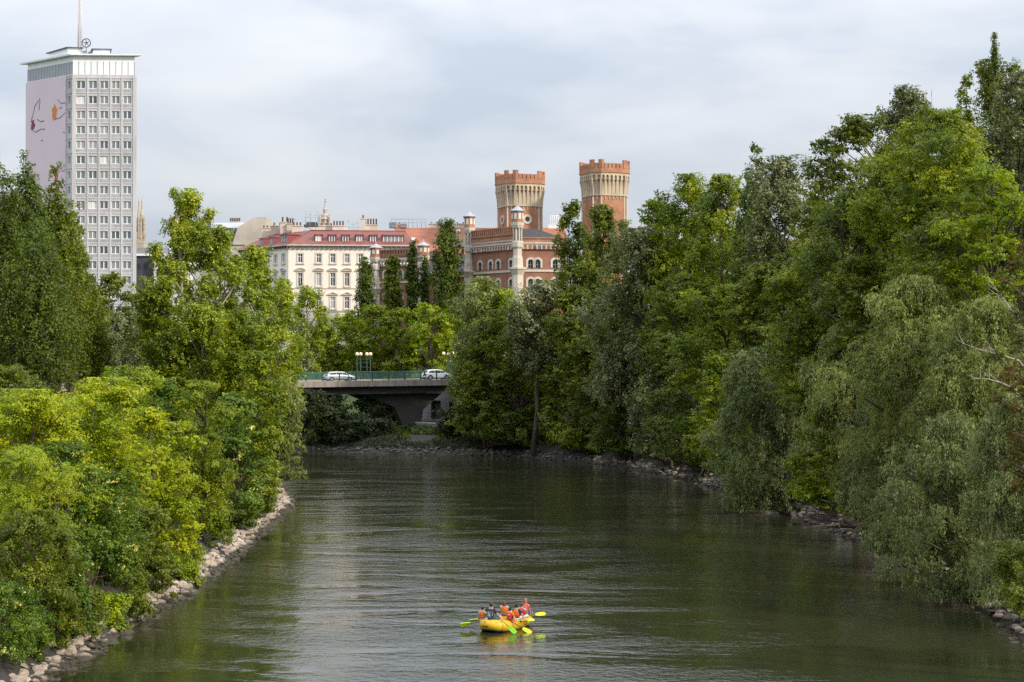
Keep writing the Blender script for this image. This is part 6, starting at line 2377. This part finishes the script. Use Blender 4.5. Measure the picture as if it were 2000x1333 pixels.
def graffiti():
    m_, nt_, N_, L_, b_ = new_mat('graffiti_covered_concrete')
    b_.inputs['Roughness'].default_value = .85
    tc_ = N_.new('ShaderNodeTexCoord')
    nz_ = N_.new('ShaderNodeTexNoise')
    nz_.inputs['Scale'].default_value = .7
    nz_.inputs['Detail'].default_value = 3
    nz_.inputs['Distortion'].default_value = 1.5
    L_.new(tc_.outputs['Object'], nz_.inputs['Vector'])
    r_ = ramp(N_, [(0.0, (.24, .22, .20)), (.46, (.24, .22, .20)), (.50, (.07, .22, .19)), (.56, (.07, .22, .19)), (.58, (.25, .23, .21)), (.63, (.38, .20, .06)), (.67, (.05, .05, .07)), (.70, (.34, .34, .36)), (.75, (.22, .2, .19))])
    L_.new(nz_.outputs['Fac'], r_.inputs['Fac'])
    L_.new(r_.outputs['Color'], b_.inputs['Base Color'])
    return m_


GRAF = graffiti()
low_wall((905, 243), (955, 240), 1.0, 'low graffiti covered wall on the shore under the olive trees')
low_wall((812, 254), (868, 250), .7, 'low pale topped wall beside the path under the bridge')

# ------------------------------------------------------------------ people
SKIN = mat('light_skin', (.55, .33, .23), .6, .08, 6)
SKIN2 = mat('tan_skin', (.42, .25, .17), .6, .08, 6)


def skin_mesh(name, verts, edges, radii, m):
    me = bpy.data.meshes.new(name)
    me.from_pydata([tuple(v) for v in verts], edges, [])
    ob = bpy.data.objects.new(name, me)
    COL.objects.link(ob)
    sk = ob.modifiers.new('skin', 'SKIN')
    sk.use_smooth_shade = True
    lay = me.skin_vertices[0].data
    for i, r_ in enumerate(radii):
        lay[i].radius = r_ if hasattr(r_, '__len__') else (r_, r_)
    lay[0].use_root = True
    sb_ = ob.modifiers.new('sub', 'SUBSURF')
    sb_.levels = sb_.render_levels = 1
    bpy.context.view_layer.update()
    dg = bpy.context.evaluated_depsgraph_get()
    out = bpy.data.meshes.new_from_object(ob.evaluated_get(dg))
    bpy.data.objects.remove(ob)
    bpy.data.meshes.remove(me)
    out.name = name
    out.materials.clear()
    out.materials.append(m)
    for p in out.polygons:
        p.use_smooth = True
    return out


def figure(J, s, m):
    """one continuous body; J: named joints"""
    names, V, Ed, Rd = {}, [], [], []

    def add(n, p, r_, parent=None):
        names[n] = len(V)
        V.append(Vector(p) * s)
        Rd.append(tuple(q * s for q in r_) if hasattr(r_, '__len__') else r_ * s)
        if parent:
            Ed.append((names[parent], names[n]))
    add('pelvis', J['pelvis'], (.15, .11))
    add('spine', J['spine'], (.13, .095), 'pelvis')
    add('chest', J['chest'], (.155, .11), 'spine')
    add('neck', J['neck'], .055, 'chest')
    nk, tp = Vector(J['neck']), Vector(J['top'])
    add('jaw', nk.lerp(tp, .35) + Vector((0, .01, 0)), (.068, .075), 'neck')
    add('head', nk.lerp(tp, .68), (.082, .095), 'jaw')
    add('top', tp, (.055, .065), 'head')
    for sd_ in 'LR':
        sg = -1 if sd_ == 'L' else 1
        add('sh' + sd_, J['sh' + sd_], .062, 'chest')
        add('el' + sd_, J['el' + sd_], .045, 'sh' + sd_)
        add('wr' + sd_, J['wr' + sd_], .028, 'el' + sd_)
        w, el = Vector(J['wr' + sd_]), Vector(J['el' + sd_])
        d = (w - el).normalized()
        side = d.cross(Vector((0, 0, 1)))
        side = side.normalized() if side.length > .1 else Vector((1, 0, 0))
        add('pa' + sd_, w + d * .06, (.036, .020), 'wr' + sd_)
        up_ = side.cross(d)
        for k in range(4):
            o = side * (.026 - .0175 * k)
            ln = (.070, .078, .072, .056)[k]
            a = w + d * .10 + o
            add(f'f{sd_}{k}a', a, .0095, 'pa' + sd_)
            add(f'f{sd_}{k}b', a + d * ln * .5 - up_ * .022, .0085, f'f{sd_}{k}a')
            add(f'f{sd_}{k}c', a + d * ln * .62 - up_ * .055, .0075, f'f{sd_}{k}b')
        add('t' + sd_ + 'a', w + d * .045 + side * .042 - up_ * .01, .011, 'pa' + sd_)
        add('t' + sd_ + 'b', w + d * .085 + side * .052 - up_ * .03, .009, 't' + sd_ + 'a')
        add('hi' + sd_, J['hi' + sd_], .088, 'pelvis')
        add('kn' + sd_, J['kn' + sd_], .060, 'hi' + sd_)
        add('an' + sd_, J['an' + sd_], .038, 'kn' + sd_)
        add('to' + sd_, J['to' + sd_], (.040, .028), 'an' + sd_)
    return skin_mesh('person', V, Ed, Rd, m)


def loft(mb, rings, n=14, mi=0):
    """rings: (cx, cy, cz, rx, ry)"""
    vs, fs = [], []
    for (cx_, cy_, cz_, rx, ry) in rings:
        for k in range(n):
            a = 2 * math.pi * k / n
            vs.append((cx_ + rx * math.cos(a), cy_ + ry * math.sin(a), cz_))
    for i in range(len(rings) - 1):
        for k in range(n):
            k2 = (k + 1) % n
            fs.append((i * n + k, i * n + k2, (i + 1) * n + k2, (i + 1) * n + k))
    fs.append(tuple(range(n - 1, -1, -1)))
    fs.append(tuple(range((len(rings) - 1) * n, len(rings) * n)))
    mb.add(vs, fs, mi, True)


def head_parts(root, J, s, hair_m, long_hair, turn=0.0):
    nk, tp = Vector(J['neck']), Vector(J['top'])
    c = nk.lerp(tp, .66)
    rot = Matrix.Rotation(turn, 3, 'Z')
    h = MB()
    h.ball((0, 0, 0), .104, 10, 0, (.93, 1.06, 1.06))
    # hair: keep what lies above the brow or behind the ears
    keep = [(i, Vector(v)) for i, v in enumerate(h.v)]
    for i, v in keep:
        q = Vector(v)
        if q.y > .02 and q.z < .045:
            q.y = min(q.y, .035)
            q *= .82
        h.v[i] = tuple((rot @ q + c + Vector((0, -.012, .022))) * s)
    if long_hair:
        rings = []
        for k in range(6):
            f = k / 5
            rings.append(((c.x) * s, (c.y - .06 - .03 * f) * s, (c.z + .05 - .36 * f) * s, (.09 + .02 * math.sin(f * 3)) * s * (1 - .25 * f), (.055 - .015 * f) * s))
        loft(h, rings[::-1], 10)
    h.build('hair', hair_m, root)
    f_ = MB()
    for sg in (-1, 1):
        f_.ball(tuple((rot @ Vector((sg * .032, .088, -.005)) + c) * s), .012 * s, 6, 0)
    f_.tube([(rot @ Vector((0, .092, .0)) + c) * s, (rot @ Vector((0, .112, -.035)) + c) * s], [.007 * s, .014 * s], 6, 1)
    f_.tube([(rot @ Vector((-.025, .088, -.062)) + c) * s, (rot @ Vector((.025, .088, -.062)) + c) * s], .006 * s, 5, 2)
    f_.build('face', [DARKM, SKIN, mat('lip', (.35, .12, .10), .6, .05, 5)], root)
    er = MB()
    for sg in (-1, 1):
        er.ball(tuple((rot @ Vector((sg * .086, .0, -.008)) + c) * s), .026 * s, 6, 0, (.4, .8, 1.2))
    er.build('ears', SKIN, root)


# ---- the raft
RA = R(62)
RX, RY = -1.10, 79.95
ru, rv = Vector((math.cos(RA), math.sin(RA), 0)), Vector((math.sin(RA), -math.cos(RA), 0))


def rw_(u, v, z):
    return Vector((RX, RY, z)) + ru * u + rv * v


YEL = mat('yellow_raft_rubber', (.72, .43, .015), .42, .06, 1.5, spec=.4)
raft = empty('inflatable_raft', rw_(1.72, 0, 0), RA - math.pi / 2, 'yellow inflatable raft full of paddlers on the river', 'raft')
RL, RW_, tr_ = 3.6, 1.68, .25


def raft_pt(a):
    c_, s_ = math.cos(a), math.sin(a)
    e_ = 2 / 2.8
    x = (RW_ / 2 - tr_) * math.copysign(abs(c_) ** e_, c_)
    y = (RL / 2 - tr_) * math.copysign(abs(s_) ** e_, s_)
    f = y / (RL / 2)
    z = .20 + (.34 if f > 0 else .20) * abs(f) ** 2.6
    return Vector((x, y, z))


m = MB()
na = 44
path = [raft_pt(2 * math.pi * k / na) for k in range(na + 1)]
m.tube(path, [tr_ * (1.06 if p.y < -.9 else 1) for p in path], 16, 0, cap=False)
m.build('main_tube', YEL, raft)
m = MB()
for k in range(na):
    p, q = path[k], path[k + 1]
    o1 = Vector((p.x, p.y, 0)).normalized() * tr_ * .98
    o2 = Vector((q.x, q.y, 0)).normalized() * tr_ * .98
    m.tube([p + o1 * .62 + Vector((0, 0, -.205)), q + o2 * .62 + Vector((0, 0, -.205))], .055, 6, cap=False)
m.build('rubbing_strip', BLK, raft)
m = MB()
for k in range(na):
    p, q = path[k], path[k + 1]
    o1 = Vector((p.x, p.y, 0)).normalized()
    o2 = Vector((q.x, q.y, 0)).normalized()
    sg_ = -.03 * (k % 4 in (1, 2))
    sg2 = -.03 * ((k + 1) % 4 in (1, 2))
    m.tube([p + o1 * (tr_ * .80) + Vector((0, 0, tr_ * .63 + sg_)), q + o2 * (tr_ * .80) + Vector((0, 0, tr_ * .63 + sg2))], .011, 5, cap=False)
m.build('grab_line', BLK, raft)
m = MB()
for k in range(0, na, 4):
    p = path[k]
    o1 = Vector((p.x, p.y, 0)).normalized()
    m.ball(p + o1 * (tr_ * .78) + Vector((0, 0, tr_ * .63)), .05, 6, 0, (1, 1, .5))
m.build('patches', BLK, raft)
m = MB()
for k in (-.42, .42):
    m.tube([(-.5, k * 1.3, .30), (.5, k * 1.3, .30)], .15, 12)
m.build('thwart', YEL, raft)
m = MB()
m.prism([(p.x, p.y) for p in path[:-1]], .06, .12)
m.build('floor', mat('grey_raft_floor', (.25, .25, .24), .7, .1, 2), raft)
m = MB()
m.prism([(-.22, -2.03), (.02, -2.03), (.02, -1.70), (-.22, -1.70)], .30, .33)
m.build('maker_patch', BLK, raft)
ORV = mat('orange_life_vest', (.72, .17, .015), .7, .06, 3)
REDV = mat('red_life_vest', (.62, .03, .035), .7, .06, 3)
PINKV = mat('coral_life_vest', (.72, .13, .11), .7, .06, 3)
NAVY = mat('navy_cloth', (.02, .025, .04), .85, .15, 4)
JEAN = mat('blue_denim', (.045, .12, .19), .85, .2, 6)
LGREY = mat('pale_grey_cloth', (.50, .47, .45), .85, .1, 4)
WHT = mat('white_cloth', (.75, .74, .72), .85, .06, 4)
ORC = mat('orange_cloth', (.80, .16, .02), .85, .08, 4)
TEAL = mat('faded_teal_print', (.10, .22, .24), .85, .2, 5)
HD = mat('dark_brown_hair', (.030, .018, .012), .6, .25, 20)
HB = mat('black_hair', (.008, .007, .007), .55, .25, 20)
HA = mat('auburn_hair', (.14, .055, .028), .55, .3, 20, stretch=(4, 4, .5))
HG = mat('fair_reddish_hair', (.30, .15, .07), .55, .3, 20, stretch=(4, 4, .5))


def seated(u, v, z, s, yaw, label, vest, top_m, pants_m, hair_m, long_hair=False, skin=SKIN, hands=None, turn=0.0, lean=0.0, vest_text=False, back_print=False):
    """seated paddler facing up the raft; hands: world points to reach for"""
    loc = rw_(u, v, z)
    rz = RA - math.pi / 2 + yaw
    e = empty('person', loc, rz, label, 'person', 'paddlers in the yellow raft')
    J = dict(pelvis=(0, 0, .10), spine=(0, -.005 + lean * .3, .29), chest=(0, .015 + lean * .7, .47), neck=(0, .03 + lean, .615), top=(0, .055 + lean * 1.15, .845),
             shL=(-.175, .015 + lean * .8, .545), shR=(.175, .015 + lean * .8, .545),
             hiL=(-.095, .03, .085), hiR=(.095, .03, .085), knL=(-.15, .42, .13), knR=(.15, .42, .13), anL=(-.14, .40, -.26), anR=(.14, .40, -.26), toL=(-.15, .55, -.29), toR=(.15, .55, -.29),
             elL=(-.25, .13, .33), elR=(.25, .13, .33), wrL=(-.14, .32, .30), wrR=(.14, .32, .26))
    inv = Matrix.Rotation(-rz, 3, 'Z')
    for k, wp in (hands or {}).items():
        p = inv @ (Vector(wp) - loc) / s
        sh = Vector(J['sh' + k])
        d = p - sh
        if d.length > .52:
            p = sh + d.normalized() * .52
        J['wr' + k] = tuple(p)
        mid = sh.lerp(p, .52)
        bend = max(0.02, (.53 - (p - sh).length) * .55)
        J['el' + k] = tuple(mid + Vector((.06 if k == 'R' else -.06, -.02, -bend)))
    # the body is the thing's own continuous mesh
    me = figure(J, s, skin)
    link('body', me, e)
    head_parts(e, J, s, hair_m, long_hair, turn)
    c = MB()
    lx = lambda f: (lean * f)
    loft(c, [(0, .0, .03 * s, .17 * s, .12 * s), (0, .0, .16 * s, .165 * s, .118 * s), (0, lx(.3) * s, .30 * s, .158 * s, .112 * s), (0, (.015 + lx(.7)) * s, .46 * s, .185 * s, .125 * s), (0, (.02 + lx(.85)) * s, .555 * s, .17 * s, .10 * s), (0, (.03 + lx(.95)) * s, .60 * s, .075 * s, .07 * s)])
    for k in 'LR':
        a, b = Vector(J['sh' + k]) * s, Vector(J['el' + k]) * s
        c.tube([a.lerp(Vector(J['chest']) * s, .25), a, a.lerp(b, .62)], [.085 * s, .082 * s, .066 * s], 10)
    c.build('shirt', top_m, e)
    p_ = MB()
    for k in 'LR':
        a, b = Vector(J['hi' + k]) * s, Vector(J['kn' + k]) * s
        p_.tube([Vector(J['pelvis']) * s, a, a.lerp(b, .85)], [.12 * s, .105 * s, .080 * s], 10)
    loft(p_, [(0, 0, -.01 * s, .16 * s, .115 * s), (0, 0, .05 * s, .185 * s, .135 * s), (0, 0, .13 * s, .176 * s, .128 * s)])
    p_.build('trousers', pants_m, e)
    if vest is not None:
        q = MB()
        loft(q, [(0, lx(.25) * s, .20 * s, .20 * s, .150 * s), (0, lx(.3) * s, .215 * s, .215 * s, .165 * s), (0, lx(.4) * s, .33 * s, .208 * s, .160 * s)], 16)
        loft(q, [(0, lx(.45) * s, .335 * s, .195 * s, .150 * s), (0, (.01 + lx(.6)) * s, .35 * s, .212 * s, .168 * s), (0, (.015 + lx(.75)) * s, .47 * s, .20 * s, .160 * s), (0, (.02 + lx(.85)) * s, .56 * s, .165 * s, .125 * s), (0, (.02 + lx(.9)) * s, .585 * s, .13 * s, .10 * s)], 16)
        vo = q.build('life_vest', vest, e)
        b_ = MB()
        loft(b_, [(0, lx(.3) * s, .262 * s, .221 * s, .171 * s), (0, lx(.32) * s, .285 * s, .221 * s, .171 * s)], 16)
        b_.build('belt', BLK, vo)
        if vest_text:
            w_ = MB()
            for k in range(5):
                w_.box(((-.085 + k * .036) * s, (-.163 + lx(.7)) * s, .455 * s), ((-.085 + k * .036 + .024) * s, (-.150 + lx(.7)) * s, .50 * s))
            w_.build('printed_lettering', WHT, vo)
    if back_print:
        w_ = MB()
        w_.prism([(-.11 * s, -.145 * s), (.11 * s, -.145 * s), (.09 * s, -.10 * s), (-.09 * s, -.10 * s)], .18 * s, .50 * s)
        w_.build('rucksack_print', TEAL, e)
        w2_ = MB()
        for k, (a, b, r_) in enumerate(((-.04, .40, .035), (.03, .36, .03), (-.03, .30, .028), (.03, .28, .033))):
            w2_.ball((a * s, -.146 * s, b * s), r_ * s, 6, 0, (1, .3, 1))
        w2_.build('print_figure', WHT, e)
    return e


def paddle(hand, blade, label, flat=0.0, col=None):
    """paddle from the grip near the hand to the middle of the blade (world points)"""
    a, b = Vector(hand), Vector(blade)
    d = (b - a).normalized()
    e = empty('paddle', a, 0, label, 'paddle', 'paddles of the raft crew')
    s_ = MB()
    s_.tube([-d * .35, (b - a) - d * .05], .017, 8)
    s_.ball(-d * .36, .03, 6)
    s_.build('shaft', BLK, e)
    q = MB()
    side = d.cross(Vector((0, 1, 0)))
    side = (side.normalized() if side.length > .05 else Vector((1, 0, 0)))
    nrm = side.cross(d)
    side = (side * math.cos(flat) + nrm * math.sin(flat)).normalized()
    nrm = side.cross(d)
    out = [(-.25, .03), (-.20, .07), (-.05, .105), (.12, .11), (.22, .095), (.25, .05)]
    ring = [(l, w) for l, w in out] + [(l, -w) for l, w in reversed(out)]
    c0 = b - a
    top = [c0 + d * l + side * w + nrm * .014 for l, w in ring]
    bot = [c0 + d * l + side * w - nrm * .014 for l, w in ring]
    n = len(ring)
    q.add(top + bot, [tuple(range(n)), tuple(range(2 * n - 1, n - 1, -1))] + [(i, n + i, n + (i + 1) % n, (i + 1) % n) for i in range(n)])
    q.build('blade', NEON if col is None else col, e)


NEON = mat('neon_yellow_blade', (.62, .82, .01), .45, .05, 2)
NEONG = mat('neon_green_blade', (.22, .62, .02), .45, .05, 2)


def wp(px, py, d):
    return Vector((X(px, d), d, Z(py, d)))


hA, bA = wp(934, 1214.5, 80.6), wp(909, 1219, 80.7)
hC, bC = wp(982, 1213, 79.9), wp(1000.5, 1229.5, 79.6)
hD, bD = wp(1008, 1219, 80.3), wp(1029, 1231, 80.0)
hE, bE = wp(1026, 1212.5, 81.0), wp(1036, 1210.5, 81.3)
hF, bF = wp(1036, 1201, 82.2), wp(1055, 1199, 82.3)
hB, bB = wp(938, 1209, 81.3), wp(926, 1211, 81.4)
paddle(hA, bA, 'paddle with neon yellow blade held out at the far left of the raft', .6)
paddle(hB, bB, 'partly hidden paddle blade just behind the child in orange vest', .9)
paddle(hC, bC, 'green bladed steering paddle held by the man at the stern', .2, NEONG)
paddle(hD, bD, 'neon paddle dipping into the water beside the middle of the raft', .8)
paddle(hE, bE, 'bright green paddle blade lying flat by the right side tube', 1.2)
paddle(hF, bF, 'neon yellow paddle held out farthest to the right of the raft', .9)
seated(.20, .02, .50, .98, R(-8), 'man in dark t-shirt with printed back and jeans sitting at the stern of the raft', None, NAVY, JEAN, HD, skin=SKIN2, hands={'R': hC}, back_print=True, lean=.02)
seated(.36, -.52, .44, .80, R(-6), 'child in orange life vest and grey shorts at the left stern of the raft', ORV, LGREY, LGREY, HD, hands={'L': hA})
seated(1.25, -.56, .44, .86, 0, 'dark haired paddler mostly hidden behind the man in the dark t-shirt', ORV, NAVY, JEAN, HD, hands={'L': hB})
seated(2.35, -.42, .44, .80, R(20), 'long haired girl in orange life vest and pale top turned towards the right', ORV, LGREY, JEAN, HA, True, turn=R(-30))
seated(1.05, .58, .36, .82, R(-4), 'child in red life vest with white lettering over orange clothes', REDV, ORC, ORC, HB, hands={'R': hD}, vest_text=True)
seated(1.68, .58, .40, .86, R(0), 'black haired child in orange life vest and white trousers on the right tube', ORV, NAVY, WHT, HB, hands={'R': hE})
seated(2.25, .58, .42, .82, R(-6), 'brown haired paddler in red life vest and white shorts on the right tube', REDV, LGREY, WHT, HA, skin=SKIN, vest_text=True)
seated(2.75, .50, .50, .88, R(-10), 'fair haired girl in coral pink life vest at the bow of the raft', PINKV, PINKV, JEAN, HG, True, hands={'R': hF})

# ---- walker on the bridge footway
tw = solve_t(829, 1.6)
wl_ = bworld(tw, 1.6, 0.0)
walker = empty('person', wl_, BA - math.pi / 2, 'person in dark top and blue shorts striding along the bridge footway', 'person')
J = dict(pelvis=(0, 0, .93), spine=(0, .03, 1.10), chest=(0, .09, 1.30), neck=(0, .14, 1.45), top=(0, .20, 1.69), shL=(-.17, .10, 1.39), shR=(.17, .10, 1.39),
         elL=(-.22, .02, 1.14), elR=(.22, .22, 1.15), wrL=(-.20, .12, .96), wrR=(.16, .42, 1.18), hiL=(-.09, 0, .90), hiR=(.09, 0, .90), knL=(-.09, -.10, .50), knR=(.09, .22, .50),
         anL=(-.09, -.46, .20), anR=(.09, .20, .09), toL=(-.09, -.42, .06), toR=(.09, .36, .05))
link('body', figure(J, 1.0, SKIN2), walker)
head_parts(walker, J, 1.0, HD, False)
c = MB()
loft(c, [(0, 0, .90, .165, .12), (0, .02, 1.05, .155, .112), (0, .06, 1.2, .165, .118), (0, .10, 1.34, .178, .12), (0, .125, 1.42, .15, .095), (0, .135, 1.45, .07, .065)])
c.build('shirt', NAVY, walker)
c = MB()
for k in 'LR':
    a, b = Vector(J['hi' + k]), Vector(J['kn' + k])
    c.tube([Vector(J['pelvis']), a, a.lerp(b, .85)], [.12, .11, .10], 10)
loft(c, [(0, 0, .86, .17, .125), (0, 0, .98, .168, .122)])
c.build('shorts', JEAN, walker)
